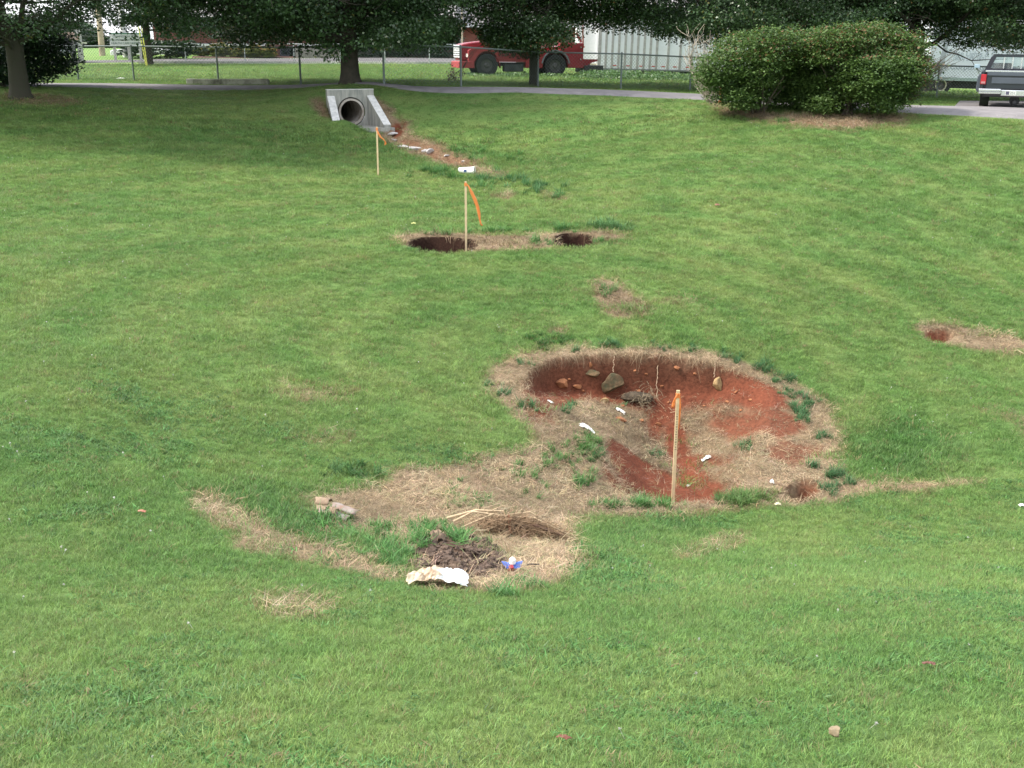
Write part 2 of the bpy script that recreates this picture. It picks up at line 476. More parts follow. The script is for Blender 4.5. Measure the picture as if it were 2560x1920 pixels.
Q([(1500, 1096), (1560, 1098), (1540, 1108), (1500, 1106)], 0.6, 0.08, 0.2, base)
Q([(1715, 1036), (1772, 1038), (1772, 1062), (1735, 1056)], 0.95, 0.06, 0.3, base)
Q([(1990, 714), (2062, 712), (2048, 736), (2016, 740)], 1.0, 0.05, 0.2, base)
for hp in (hole_a, hole_b): RED.append((hp, 1.0, 0.05, 0.1))
Q([(845, 255), (880, 258), (868, 285), (850, 280)], 1.0, 0.1, 0.4, base)
Q([(838, 296), (870, 292), (925, 312), (1000, 336), (1040, 358), (1000, 358), (930, 336), (870, 314)], 0.5, 0.12, 0.9, base)
Q([(680, 212), (702, 210), (714, 262), (695, 246)], 0.35, 0.15, 0.5, base)
Q([(1600, 256), (1760, 264), (1900, 262), (1880, 274), (1740, 276), (1640, 268)], 0.35, 0.3, 1.0, base)
Q([(60, 206), (120, 210), (150, 218), (90, 220)], 0.4, 0.3, 0.8, base)

# colours of the living lawn, before light
def lawn(x, y):
    a = fbm(x, y, 6.0, 71, 3); b = fbm(x, y, 1.3, 73, 4); c = fbm(x, y, 0.35, 79, 3)
    # mowing passes follow the rim of the basin
    rr = np.hypot((x - 0.5) / 1.25, y - 15.5)
    band = np.sin(rr * 2 * pi / 1.1 + a * 5)
    g = np.stack([0.156 + 0 * x, 0.278 + 0 * x, 0.070 + 0 * x], -1)
    yel = np.array([0.262, 0.340, 0.106]); lush = np.array([0.095, 0.215, 0.060])
    fy = np.clip(0.34 + 0.8 * b + 0.5 * a + 0.22 * band * sstep(9, 16, y) + 0.7 * c, 0, 1)[..., None]
    fl_ = np.clip(0.10 - 0.8 * b - 0.35 * a, 0, 1)[..., None] * 0.6
    g = g * (1 - fy) + yel * fy
    g = g * (1 - fl_) + lush * fl_
    return g
LUSH = [poly_of(q, base) for q in (
    [(470, 1060), (560, 1040), (660, 1060), (650, 1085), (700, 1125), (800, 1160), (890, 1195), (900, 1222), (850, 1222), (740, 1186), (640, 1158), (540, 1112)],
    [(1180, 1245), (1250, 1205), (1236, 1140), (1400, 1118), (1500, 1140), (1400, 1190), (1290, 1240)],
    [(1800, 930), (1990, 900), (2100, 1000), (1990, 1040), (1860, 1036), (1805, 1000)],
    [(640, 270), (1000, 300), (1100, 330), (1300, 330), (1250, 400), (900, 360), (650, 380), (300, 330), (300, 260)])]
def lushness(x, y):
    s_ = np.zeros_like(x)
    for i, p_ in enumerate(LUSH): s_ = np.maximum(s_, sstep(-0.4, 0.5, sdf(p_, x, y) + fbm(x, y, 0.8, 91) * 0.8) * (0.9 if i < 3 else 0.45))
    return s_

X1, Y1 = GX.ravel(), GY.ravel()
dry, red, wv = masks(X1, Y1)
g = lawn(X1, Y1) * 0.62
lu = lushness(X1, Y1)[:, None]
g = g * (1 - lu * 0.7) + np.array([0.04, 0.115, 0.026]) * lu * 0.7
nn = fbm(X1, Y1, 0.3, 101, 4)[:, None]
straw = np.array([0.235, 0.172, 0.106]) * (1 + nn * 0.7)
soil = np.array([0.158, 0.050, 0.027]) * (1 + fbm(X1, Y1, 0.4, 107, 4)[:, None] * 0.7)
colr = g * (1 - dry[:, None]) + straw * dry[:, None]
# walls of any pit are bare earth
gzx = np.gradient(Z, axis=1) / np.gradient(GX, axis=1); gzy = np.gradient(Z, axis=0) / np.gradient(GY, axis=0)
slope = np.hypot(gzx, gzy).ravel()
inpit = sstep(-0.02, 0.05, pit_s).ravel()
for _, s_, _d in holes[:2]: inpit = np.maximum(inpit, sstep(-0.02, 0.04, s_).ravel())
colr = colr * (1 - inpit[:, None]) + straw * 0.9 * inpit[:, None]
wall = sstep(0.7, 1.2, slope) * inpit
stf = np.clip(np.cos(np.arctan2(GY - cy, GX - cx) - R(112)) * 1.35 + 0.25, 0, 1)
backw = (sstep(0.0, 0.05, pit_s) * (1 - sstep(0.30, 0.55, pit_s)) * sstep(0.25, 0.6, stf)).ravel()
redm = np.maximum(np.maximum(red, wall * 0.95), backw)[:, None]
colr = colr * (1 - redm) + soil * redm
# topsoil band right under the sod
top = (sstep(0.0, 0.03, pit_s) * (1 - sstep(0.05, 0.13, pit_s))).ravel()[:, None] * wall[:, None]
colr = colr * (1 - top * 0.4) + np.array([0.09, 0.05, 0.03]) * top * 0.4
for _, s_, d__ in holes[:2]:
    hole_shade = sstep(-0.09, -0.02, s_).ravel()[:, None]; colr = colr * (1 - hole_shade) + np.array([0.030, 0.014, 0.009]) * hole_shade  # near-black paints the shade inside the holes into the soil colour
mudw = mm.ravel()[:, None]
colr = colr * (1 - mudw) + np.array([0.095, 0.060, 0.044]) * (1 + nn) * mudw
# hollow of the small holes
far_n = sstep(36, 42, GY).ravel()[:, None]
colr = np.clip(colr * (1 - far_n) + (lawn(X1, Y1) * 0.95) * far_n, 0.005, 1)

nx, ny = len(gx), len(gy)
ii, jj = np.meshgrid(np.arange(nx - 1), np.arange(ny - 1))
q0 = (jj * nx + ii).ravel()
faces = np.stack([q0, q0 + 1, q0 + nx + 1, q0 + nx], 1)
lxr, lyr = lx_.ravel(), ly_.ravel()
bore = (np.abs(lxr[faces]).max(1) < 0.46) & (lyr[faces].min(1) > -0.06) & (lyr[faces].max(1) < 0.36)   # where the pipe runs
faces = faces[~bore]
m_ground, n, l, b = new_mat("ground_mat")
at = n.new("ShaderNodeAttribute"); at.attribute_name = "gcol"
geo = n.new("ShaderNodeNewGeometry")
nt = n.new("ShaderNodeTexNoise"); nt.inputs["Scale"].default_value = 22; nt.inputs["Detail"].default_value = 8; nt.inputs["Roughness"].default_value = 0.7
l.new(geo.outputs["Position"], nt.inputs["Vector"])
mr = n.new("ShaderNodeMapRange"); mr.inputs[1].default_value = 0.3; mr.inputs[2].default_value = 0.72; mr.inputs[3].default_value = 0.55; mr.inputs[4].default_value = 1.35
l.new(nt.outputs["Fac"], mr.inputs[0])
mx = n.new("ShaderNodeMixRGB"); mx.blend_type = 'MULTIPLY'; mx.inputs[0].default_value = 1
l.new(at.outputs["Color"], mx.inputs[1]); l.new(mr.outputs[0], mx.inputs[2]); l.new(mx.outputs[0], b.inputs["Base Color"])
b.inputs["Roughness"].default_value = 0.95; b.inputs["Specular IOR Level"].default_value = 0.15
bp = n.new("ShaderNodeBump"); bp.inputs["Distance"].default_value = 0.03; bp.inputs["Strength"].default_value = 0.8
l.new(nt.outputs["Fac"], bp.inputs["Height"]); l.new(bp.outputs[0], b.inputs["Normal"])
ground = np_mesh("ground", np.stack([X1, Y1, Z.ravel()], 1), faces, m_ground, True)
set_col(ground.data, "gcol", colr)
tag(ground, kind="structure")
# ------------------------------------------------------------------ small growing things: one stuff object for each kind
def blade_mat(name, transl=0.35, rough=0.5, spec=0.35):
    m, n, l, b = new_mat(name)
    ai = n.new("ShaderNodeAttribute"); ai.attribute_type = 'INSTANCER'; ai.attribute_name = "tint"
    av = n.new("ShaderNodeAttribute"); av.attribute_name = "bl"
    mx = n.new("ShaderNodeMixRGB"); mx.blend_type = 'MULTIPLY'; mx.inputs[0].default_value = 1
    l.new(ai.outputs["Color"], mx.inputs[1]); l.new(av.outputs["Color"], mx.inputs[2])
    l.new(mx.outputs[0], b.inputs["Base Color"])
    b.inputs["Roughness"].default_value = rough; b.inputs["Specular IOR Level"].default_value = spec
    tr = n.new("ShaderNodeBsdfTranslucent"); l.new(mx.outputs[0], tr.inputs["Color"])
    ms_ = n.new("ShaderNodeMixShader"); ms_.inputs[0].default_value = transl
    l.new(b.outputs[0], ms_.inputs[1]); l.new(tr.outputs[0], ms_.inputs[2])
    l.new(ms_.outputs[0], n["Material Output"].inputs["Surface"])
    return m

def tuft(name, mat, nb, rad, h, w, lean, r, flat=0.0, bright=(0.75, 1.3), tipdry=0.0, hue=0.12, seg=3):
    """a tuft of curved, tapering blades"""
    vs = []; fs = []; cs = []
    for i in range(nb):
        a = r.uniform(0, 2 * pi); d = rad * math.sqrt(r.random()); px, py = d * cos(a), d * sin(a)
        t = r.uniform(0, 2 * pi); hh = h * r.uniform(0.55, 1.25); ww = w * r.uniform(0.6, 1.3)
        ln = lean * r.uniform(0.2, 1.6) * hh
        sx, sy = cos(t), sin(t); tx, ty = -sy, sx
        n0 = len(vs); bv = r.uniform(*bright); hs = r.uniform(-hue, hue)
        for k in range(seg + 1):
            q = k / seg
            ox = px + sx * ln * q ** 1.7; oy = py + sy * ln * q ** 1.7
            z = hh * (q - 0.35 * flat * q * q) * (1 - flat * 0.75) - 0.004
            wk = ww * (1 - q) ** 0.6 * 0.5 if k < seg else 0.0
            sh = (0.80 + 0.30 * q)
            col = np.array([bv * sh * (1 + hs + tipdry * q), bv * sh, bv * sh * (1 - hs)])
            if k < seg:
                vs += [(ox - tx * wk, oy - ty * wk, z), (ox + tx * wk, oy + ty * wk, z)]; cs += [col, col]
            else: vs.append((ox, oy, z)); cs.append(col)
        for k in range(seg - 1):
            fs.append((n0 + 2 * k, n0 + 2 * k + 1, n0 + 2 * k + 3, n0 + 2 * k + 2))
        fs.append((n0 + 2 * seg - 2, n0 + 2 * seg - 1, n0 + 2 * seg, n0 + 2 * seg))
    me = bpy.data.meshes.new(name)
    me.from_pydata(vs, [], [f if f[2] != f[3] else f[:3] for f in fs]); me.materials.append(mat)
    set_col(me, "bl", np.array(cs)); me.update()
    return bpy.data.objects.new(name, me)

def scatter(name, pts, rot, scl, idx, tint, variants):
    """geometry-node scatter of uncountable ground cover, as one object"""
    me = bpy.data.meshes.new(name)
    N = len(pts); me.vertices.add(N); me.vertices.foreach_set("co", np.asarray(pts, np.float32).ravel())
    a = me.attributes.new("rot", 'FLOAT_VECTOR', 'POINT'); a.data.foreach_set("vector", np.asarray(rot, np.float32).ravel())
    a = me.attributes.new("scl", 'FLOAT', 'POINT'); a.data.foreach_set("value", np.asarray(scl, np.float32))
    a = me.attributes.new("idx", 'INT', 'POINT'); a.data.foreach_set("value", np.asarray(idx, np.int32))
    set_col(me, "tint", np.asarray(tint))
    o = bpy.data.objects.new(name, me); COL.objects.link(o)
    src = bpy.data.collections.new(name + "_kinds")
    for v_ in variants: src.objects.link(v_)
    ng = bpy.data.node_groups.new(name, 'GeometryNodeTree')
    ng.interface.new_socket("Geometry", in_out='INPUT', socket_type='NodeSocketGeometry')
    ng.interface.new_socket("Geometry", in_out='OUTPUT', socket_type='NodeSocketGeometry')
    n = ng.nodes; l = ng.links
    gi = n.new("NodeGroupInput"); go = n.new("NodeGroupOutput")
    ip = n.new("GeometryNodeInstanceOnPoints"); ci = n.new("GeometryNodeCollectionInfo")
    ci.inputs["Collection"].default_value = src
    ci.inputs["Separate Children"].default_value = True; ci.inputs["Reset Children"].default_value = True
    def na(nm, ty):
        q = n.new("GeometryNodeInputNamedAttribute"); q.data_type = ty; q.inputs["Name"].default_value = nm
        return q.outputs["Attribute"]
    l.new(gi.outputs[0], ip.inputs["Points"]); l.new(ci.outputs[0], ip.inputs["Instance"])
    ip.inputs["Pick Instance"].default_value = True
    l.new(na("idx", 'INT'), ip.inputs["Instance Index"])
    e2r = n.new("FunctionNodeEulerToRotation"); l.new(na("rot", 'FLOAT_VECTOR'), e2r.inputs[0]); l.new(e2r.outputs[0], ip.inputs["Rotation"])
    l.new(na("scl", 'FLOAT'), ip.inputs["Scale"])
    l.new(ip.outputs[0], go.inputs[0])
    md = o.modifiers.new("scatter", 'NODES'); md.node_group = ng
    return tag(o, kind="stuff")

def sector(n_per_m2, y0, y1, margin=0.12, extra=2.6):
    """random ground points in the wedge the photograph looks into (a little wider on both sides)"""
    w = 512 / FPX * 1.0 + margin
    area = w * (y1 * y1 - y0 * y0) + 2 * extra * (y1 - y0)
    n = int(area * n_per_m2)
    y = np.sqrt(rng.uniform(y0 * y0, y1 * y1, n)); x = rng.uniform(-1, 1, n) * (w * y + extra)
    return x, y

rr_ = random.Random(3)
m_blade = blade_mat("grass_blade_mat")
m_straw = blade_mat("straw_mat", 0.15, 0.8, 0.1)
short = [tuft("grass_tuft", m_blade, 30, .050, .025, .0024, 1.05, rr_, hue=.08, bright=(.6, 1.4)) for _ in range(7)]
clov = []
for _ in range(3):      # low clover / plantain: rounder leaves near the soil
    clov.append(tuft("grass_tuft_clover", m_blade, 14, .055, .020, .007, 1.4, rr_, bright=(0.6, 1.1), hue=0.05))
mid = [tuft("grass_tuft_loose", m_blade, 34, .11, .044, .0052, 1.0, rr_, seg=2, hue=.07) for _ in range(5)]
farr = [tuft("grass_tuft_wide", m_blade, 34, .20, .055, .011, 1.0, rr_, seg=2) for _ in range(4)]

def drive_mask(x, y): return np.zeros(len(x), bool)
EXCL = []          # polygons where no grass grows (drive, pads); filled by the builder below
def put_lawn():
    sets = [(1000, 2.9, 7.6, 0, 7, 3, 1.0), (620, 7.6, 12.5, 0, 7, 3, 1.3), (300, 12.5, 20, 10, 5, 0, 0.95), (150, 20, 30, 10, 5, 0, 1.2), (66, 30, 46, 15, 4, 0, 1.0), (26, 46, 74, 15, 4, 0, 1.4)]
    PX = []; IDX = []; SC = []
    for dens, y0, y1, i0, ni, ncl, sc in sets:
        x, y = sector(dens, y0, y1)
        k = rng.integers(0, ni, len(x)) + i0
        if ncl:
            cm = (fbm(x, y, 0.9, 131, 3) + rng.normal(0, .14, len(x))) > 0.24
            k = np.where(cm, 7 + rng.integers(0, ncl, len(x)), k)
        PX.append(np.stack([x, y], 1)); IDX.append(k); SC.append(np.full(len(x), sc))
    p = np.concatenate(PX); idx = np.concatenate(IDX); sc = np.concatenate(SC)
    x, y = p[:, 0], p[:, 1]
    dry_, red_, _w = masks(x, y)
    bare = np.maximum(dry_, red_)
    bare = np.maximum(bare, np.clip(Surf(mm)(x, y), 0, 1))
    bare = np.maximum(bare, np.where(Surf(pit_s)(x, y) > -0.05, 1.0, 0.0))
    patch = fbm(x, y, 0.45, 141, 3)
    keep = rng.random(len(x)) > np.clip(bare * 1.02 - np.clip(patch - 0.17, 0, 1) * 2.2 * (bare > 0.5), 0, 1)
    for _, s_, _d in holes: keep &= ~(Surf(s_)(x, y) > -0.02)
    for e in EXCL: keep &= ~(sdf(e, x, y) > -0.02)
    x, y, idx, sc, bare = x[keep], y[keep], idx[keep], sc[keep], bare[keep]
    z = gnd(x, y)
    N = len(x)
    # height of the sward varies; it is longer in the damp hollow and along rims the mower misses
    lu_ = lushness(x, y)
    hs = 0.82 + 0.5 * np.clip(fbm(x, y, 0.8, 151, 3) + 0.3, 0, 1) + 0.45 * lu_
    rim = 1 + 0.5 * np.clip(bare, 0, 1) * (bare > 0.02)
    scl = sc * hs * rng.uniform(0.75, 1.25, N) * rim
    scl = np.where(y > 30, np.minimum(scl, 1.35 * sc), scl) * (1 - 0.45 * sstep(31, 33.5, y) * (1 - sstep(40, 42, y)))
    tint = lawn(x, y)
    cl = ((idx >= 7) & (idx < 10))[:, None]
    tint = np.where(cl, np.array([0.120, 0.262, 0.072]), tint)
    tint = tint * (1 - lu_[:, None] * 0.5) + np.array([0.062, 0.185, 0.045]) * lu_[:, None] * 0.5
    tint = tint * rng.uniform(0.62, 1.32, (N, 1)) * (1 + rng.normal(0, .05, (N, 3)))
    brown = rng.random(N) < (0.035 + 0.25 * (bare > 0.05))
    tint[brown] = np.array([0.30, 0.235, 0.12]) * rng.uniform(0.7, 1.2, (brown.sum(), 1))
    rot = np.stack([rng.normal(0, .18, N), rng.normal(0, .18, N), rng.uniform(0, 2 * pi, N)], 1)
    print("lawn tufts", N)
    return scatter("lawn_grass", np.stack([x, y, z], 1), rot, scl, idx, np.clip(tint, 0.004, 1), short + clov + mid + farr)

def put_straw():
    st = [tuft("straw_tuft", m_straw, 14, .075, .060, .0034, 1.5, rr_, flat=0.8, bright=(0.55, 1.35), hue=0.05) for _ in range(6)]
    st2 = [tuft("straw_tuft_loose", m_straw, 20, .14, .08, .007, 1.3, rr_, flat=0.7, bright=(0.6, 1.3), hue=0.05) for _ in range(4)]
    X = []; I = []; SCL = []
    for dens, y0, y1, i0, ni, s0 in ((520, 4.5, 10, 0, 6, 1.0), (640, 10, 17.5, 0, 6, 1.1), (280, 17.5, 36, 6, 4, 0.9)):
        x, y = sector(dens, y0, y1)
        X.append(np.stack([x, y], 1)); I.append(rng.integers(0, ni, len(x)) + i0); SCL.append(np.full(len(x), s0))
    p = np.concatenate(X); idx = np.concatenate(I); s0 = np.concatenate(SCL); x, y = p.T
    dry_, red_, _w = masks(x, y)
    ins = sstep(-0.03, 0.02, Surf(pit_s)(x, y))
    dd = np.maximum(dry_, ins * 0.95)
    # steep walls shed it
    e = 0.06
    sl = np.hypot(gnd(x + e, y) - gnd(x - e, y), gnd(x, y + e) - gnd(x, y - e)) / (2 * e)
    dd = dd * (1 - sstep(1.4, 2.3, sl)) * (1 - red_ * 0.93) * (1 - np.clip(Surf(mm)(x, y), 0, 1) * 0.85)
    thin = 0.6 + 0.8 * np.clip(fbm(x, y, 0.5, 161, 3) + 0.35, 0, 1)
    keep = rng.random(len(x)) < dd * thin
    for _, s_, _d in holes: keep &= ~(Surf(s_)(x, y) > -0.03)
    for e_ in EXCL: keep &= ~(sdf(e_, x, y) > -0.02)
    x, y, idx, s0, ins = x[keep], y[keep], idx[keep], s0[keep], ins[keep]
    N = len(x); z = gnd(x, y)
    tint = np.array([0.45, 0.35, 0.225]) * rng.uniform(0.6, 1.25, (N, 1)) * (1 + rng.normal(0, .05, (N, 3)))
    v2 = vnoise(x, y, 0.6, 171)[:, None]
    tint = tint * (0.62 + 0.6 * v2)
    grn = rng.random(N) < 0.05
    tint[grn] = np.array([0.15, 0.19, 0.08])
    rot = np.stack([rng.normal(0, .3, N), rng.normal(0, .3, N), rng.uniform(0, 2 * pi, N)], 1)
    scl = s0 * rng.uniform(0.6, 1.35, N)
    print("straw tufts", N)
    scatter("dead_grass", np.stack([x, y, z], 1), rot, scl, idx, tint, st + st2)

def put_weeds():
    """broad-bladed crabgrass clumps on the bare ground and round the rims"""
    wd = [tuft("weed_clump", m_blade, 26, .07, .13, .013, 1.05, rr_, bright=(0.75, 1.25), hue=0.06, seg=4) for _ in range(4)]
    wd += [tuft("weed_rosette", m_blade, 20, .05, .07, .016, 1.7, rr_, bright=(0.75, 1.2), hue=0.05, seg=3) for _ in range(3)]
    spots = []
    def clump(u, v, ru, rv, n, s=1.0, tall=True, c=(0.10, 0.235, 0.062)):
        for _ in range(n):
            q = gnd.cast(u + rng.normal(0, ru), v + rng.normal(0, rv))
            k = rng.integers(0, 4) if tall and rng.random() < 0.75 else 4 + rng.integers(0, 3)
            spots.append((q, s * rng.uniform(0.6, 1.25), k, np.array(c) * rng.uniform(0.75, 1.2)))
    # lush crabgrass in the near hollow
    clump(810, 1165, 26, 18, 26, 0.62); clump(845, 1195, 24, 14, 30, 0.68); clump(880, 1175, 24, 16, 26, 0.68); clump(940, 1150, 26, 12, 22, 0.66)
    clump(1000, 1165, 26, 7, 18, 0.75); clump(760, 1150, 18, 10, 12, 0.6); clump(855, 1225, 18, 10, 12, 0.6); clump(700, 1130, 15, 8, 10, 0.7)
    clump(760, 1020, 30, 10, 24, 0.9, False, (0.07, 0.17, 0.045)); clump(990, 1075, 22, 14, 16, 0.6, False); clump(1040, 1085, 18, 12, 16, 0.6, False)
    clump(1160, 1040, 22, 14, 12, 0.7); clump(1110, 1010, 20, 10, 8, 0.6); clump(1240, 1010, 16, 14, 10, 0.7)
    clump(1140, 1262, 26, 7, 18, 0.6, False); clump(1090, 1285, 10, 5, 6, 0.7); clump(1250, 1250, 10, 10, 8, 0.6, False)
    # bushy weed on the left slope of the pit
    clump(1268, 962, 18, 9, 44, 0.68, True, (0.095, 0.225, 0.05)); clump(1290, 982, 12, 9, 20, 0.65, True, (0.06, 0.16, 0.04)); clump(1255, 1045, 14, 10, 12, 0.7); clump(1200, 985, 20, 12, 10, 0.7)
    # along the near lip, right of the stake
    clump(1610, 1082, 22, 6, 42, 0.8, True, (0.12, 0.22, 0.055)); clump(1580, 1086, 20, 5, 24, 0.8, True, (0.11, 0.2, 0.055)); clump(1655, 1078, 16, 8, 16, 0.7, False, (0.17, 0.20, 0.06))
    clump(1400, 1090, 34, 6, 30, 0.8); clump(1320, 1092, 26, 6, 16, 0.7)
    # tufts on the right rim, blue-green
    for u, v, k in ((1730, 900, 16), (1722, 885, 8), (1690, 820, 14), (1640, 790, 8), (1745, 872, 12), (1715, 850, 10), (1660, 800, 6), (1590, 775, 5), (1780, 945, 7), (1800, 1030, 12), (1795, 1060, 8),
                    (1770, 1055, 4), (1755, 1010, 4), (1610, 965, 9), (1420, 985, 3), (1345, 880, 2), (1230, 882, 6), (1130, 880, 7), (1090, 855, 5), (1060, 830, 4), (1330, 748, 12), (1240, 760, 3), (1140, 785, 4), (1500, 757, 9),
                    (1560, 770, 4), (1430, 752, 6), (1820, 1045, 5)):
        clump(u, v, 11, 5, k, 0.72, True, (0.085, 0.20, 0.075))
    # round the two small holes and along the run from the culvert
    clump(1080, 500, 50, 3, 16, 1.0); clump(1320, 492, 22, 4, 20, 1.3, True, (0.11, 0.23, 0.08)); clump(1215, 498, 16, 3, 10, 1.1); clump(1170, 522, 14, 4, 12, 0.9); clump(1290, 523, 8, 3, 6, 0.9)
    clump(950, 505, 40, 2, 10, 0.9); clump(920, 542, 30, 1.5, 10, 0.8); clump(1235, 531, 24, 1.5, 10, 0.8)
    clump(1080, 388, 30, 5, 24, 1.3, True, (0.08, 0.19, 0.065)); clump(1160, 405, 30, 6, 22, 1.3, True, (0.08, 0.19, 0.065)); clump(1045, 405, 16, 4, 10, 1.2); clump(940, 376, 22, 5, 26, 1.3, True, (0.075, 0.19, 0.045))
    clump(1000, 385, 10, 3, 8, 1.0); clump(1205, 425, 8, 4, 8, 1.2); clump(1020, 335, 30, 6, 12, 1.2); clump(1100, 345, 40, 6, 10, 1.2)
    clump(1180, 740, 30, 8, 24, 0.9, False, (0.07, 0.17, 0.045)); clump(1310, 632, 10, 8, 7, 0.8); clump(2015, 730, 3, 1.5, 4, 0.7)
    clump(1670, 262, 20, 3, 12, 1.2, False)
    spots = [s for s in spots if all(float(Surf(h_[1])(s[0][0], s[0][1])) < -0.03 for h_ in holes)]
    pts = np.array([s[0] for s in spots]); N = len(pts)
    rot = np.stack([rng.normal(0, .15, N), rng.normal(0, .15, N), rng.uniform(0, 2 * pi, N)], 1)
    scatter("weeds", pts, rot, [s[1] for s in spots], [s[2] for s in spots], np.array([s[3] for s in spots]), wd)

def put_flowers():
    """white clover heads dotted through the lawn"""
    hd = []
    for _ in range(2):
        mb = MB()
        for i in range(14):
            a = rr_.uniform(0, 2 * pi); e_ = rr_.uniform(-0.3, 1.4)
            d = Vector((cos(a) * cos(e_), sin(a) * cos(e_), sin(e_)))
            c = Vector((0, 0, .055)); s1 = d.orthogonal().normalized() * .0028
            mb.add([c + s1, c + d * .011 + s1 * .4, c + d * .011 - s1 * .4, c - s1], [(0, 1, 2, 3)])
        mb.add([(-.0008, 0, 0), (.0008, 0, 0), (.0008, 0, .055), (-.0008, 0, .055)], [(0, 1, 2, 3)])
        o = mb.build("clover_head", m_blade); COL.objects.unlink(o)
        set_col(o.data, "bl", np.ones((len(o.data.vertices), 3))); hd.append(o)
    x, y = sector(1.6, 3, 30)
    dry_, red_, _w = masks(x, y)
    k = (dry_ < 0.2) & (fbm(x, y, 2.2, 181, 3) > -0.03) & (Surf(pit_s)(x, y) < -0.3)
    x, y = x[k], y[k]; N = len(x)
    rot = np.stack([rng.normal(0, .3, N), rng.normal(0, .3, N), rng.uniform(0, 6.28, N)], 1)
    tint = np.array([0.72, 0.70, 0.66]) * rng.uniform(0.75, 1.1, (N, 1))
    scatter("clover_flowers", np.stack([x, y, gnd(x, y)], 1), rot, rng.uniform(0.7, 1.1, N), rng.integers(0, 2, N), tint, hd)
# ------------------------------------------------------------------ drive, car park, far ground
def cast(u, v, surf=None): return (surf or gnd).cast(u, v)
def strip(name, near, far, mat, lift=0.05, nacross=8, step=0.6):
    """sheet between two measured edges, following the ground"""
    A = np.array([cast(*q)[:2] for q in near]); Bq = np.array([cast(*q)[:2] for q in far])
    def resample(p, n):
        d = np.concatenate([[0], np.cumsum(np.hypot(*np.diff(p, axis=0).T))]); t = np.linspace(0, d[-1], n)
        return np.stack([np.interp(t, d, p[:, 0]), np.interp(t, d, p[:, 1])], 1)
    L = np.hypot(*(A[-1] - A[0])); n_ = int(L / step)
    A = resample(A, n_); Bq = resample(Bq, n_)
    vs = []
    for k in range(nacross + 1):
        q = A * (1 - k / nacross) + Bq * k / nacross
        z = gnd(q[:, 0], q[:, 1]) + lift
        if k in (0, nacross): z = z - lift - 0.03
        vs.append(np.column_stack([q, z]))
    V = np.concatenate(vs); fs = [(k * n_ + i, k * n_ + i + 1, (k + 1) * n_ + i + 1, (k + 1) * n_ + i) for k in range(nacross) for i in range(n_ - 1)]
    EXCL.append(np.concatenate([A, Bq[::-1]]))
    return tag(np_mesh(name, V, np.array(fs), mat, True), kind="structure")
m_asph = simple("asphalt_mat", (0.145, 0.135, 0.135), 0.92, noise=0.25, scale=6.0, bump=0.004)
m_asph2 = simple("old_asphalt_mat", (0.20, 0.185, 0.185), 0.92, noise=0.2, scale=3.0, bump=0.004)
m_conc = simple("concrete_mat", (0.42, 0.41, 0.38), 0.88, noise=0.35, scale=5.0, bump=0.006)
strip("drive", [(-420, 187), (-150, 187.5), (130, 189), (600, 192), (870, 195), (1106, 201), (1300, 207), (1500, 216), (1700, 230), (1960, 247), (2212, 262), (2420, 274)],
      [(-420, 178), (-150, 179), (130, 182), (600, 186), (870, 188), (1106, 191), (1300, 196), (1500, 205), (1700, 216), (1960, 230), (2212, 234), (2420, 238)], m_asph2)
strip("parking_pad", [(2060, 232.5), (2212, 234.5), (2420, 238.5)], [(2075, 219), (2212, 219.5), (2420, 221)], m_asph, 0.056, 6)
strip("car_park_road", [(-700, 144), (130, 137), (300, 134.8), (700, 134.5), (1000, 135.5), (1300, 143), (1500, 152), (1900, 168), (2600, 184)],
      [(-700, 137), (130, 133), (300, 130), (420, 126), (700, 126), (1000, 126), (1300, 130), (1500, 141), (1900, 152), (2600, 168)], m_asph, 0.06, 6, 1.5)
# kerbs: real steps along the near edge of the car park
kb = MB()
kp = [cast(u, v) for u, v in [(300, 137), (450, 137), (600, 137.2), (750, 137.4), (900, 138), (1040, 138.5)]]
for a_, b_ in zip(kp[:-1], kp[1:]):
    kb.add([(a_[0], a_[1] - .15, a_[2] - .2), (b_[0], b_[1] - .15, b_[2] - .2), (b_[0], b_[1] + .15, b_[2] - .2), (a_[0], a_[1] + .15, a_[2] - .2),
            (a_[0], a_[1] - .15, a_[2] + .14), (b_[0], b_[1] - .15, b_[2] + .14), (b_[0], b_[1] + .15, b_[2] + .14), (a_[0], a_[1] + .15, a_[2] + .14)],
           [(0, 1, 5, 4), (2, 3, 7, 6), (4, 5, 6, 7), (3, 0, 4, 7), (1, 2, 6, 5)])
tag(kb.build("kerb", m_conc), kind="structure")
# parking block
q = cast(490, 183.5)
bo = empty("parking_block", (q[0], q[1] + .25, gnd(q[0], q[1] + .25)), R(-1))
tag(bo, "weathered concrete wheel stop lying beside the drive under the fence post", "wheel stop")
MB().prism([(-1.42, -.05), (1.42, -.05), (1.40, .15), (1.36, .19), (-1.36, .19), (-1.40, .15)], -.14, .14).build("concrete_beam", simple("stained_concrete", (0.33, 0.33, 0.27), .9, noise=.6, scale=3, bump=.006, col2=(0.10, 0.10, 0.075)), bo, bevel=.015)
MB().box(-1.43, -1.20, -.145, .145, -.02, .195).build("pale_end", simple("pale_concrete", (0.50, 0.48, 0.43), .9, noise=.3), bo, bevel=.015)

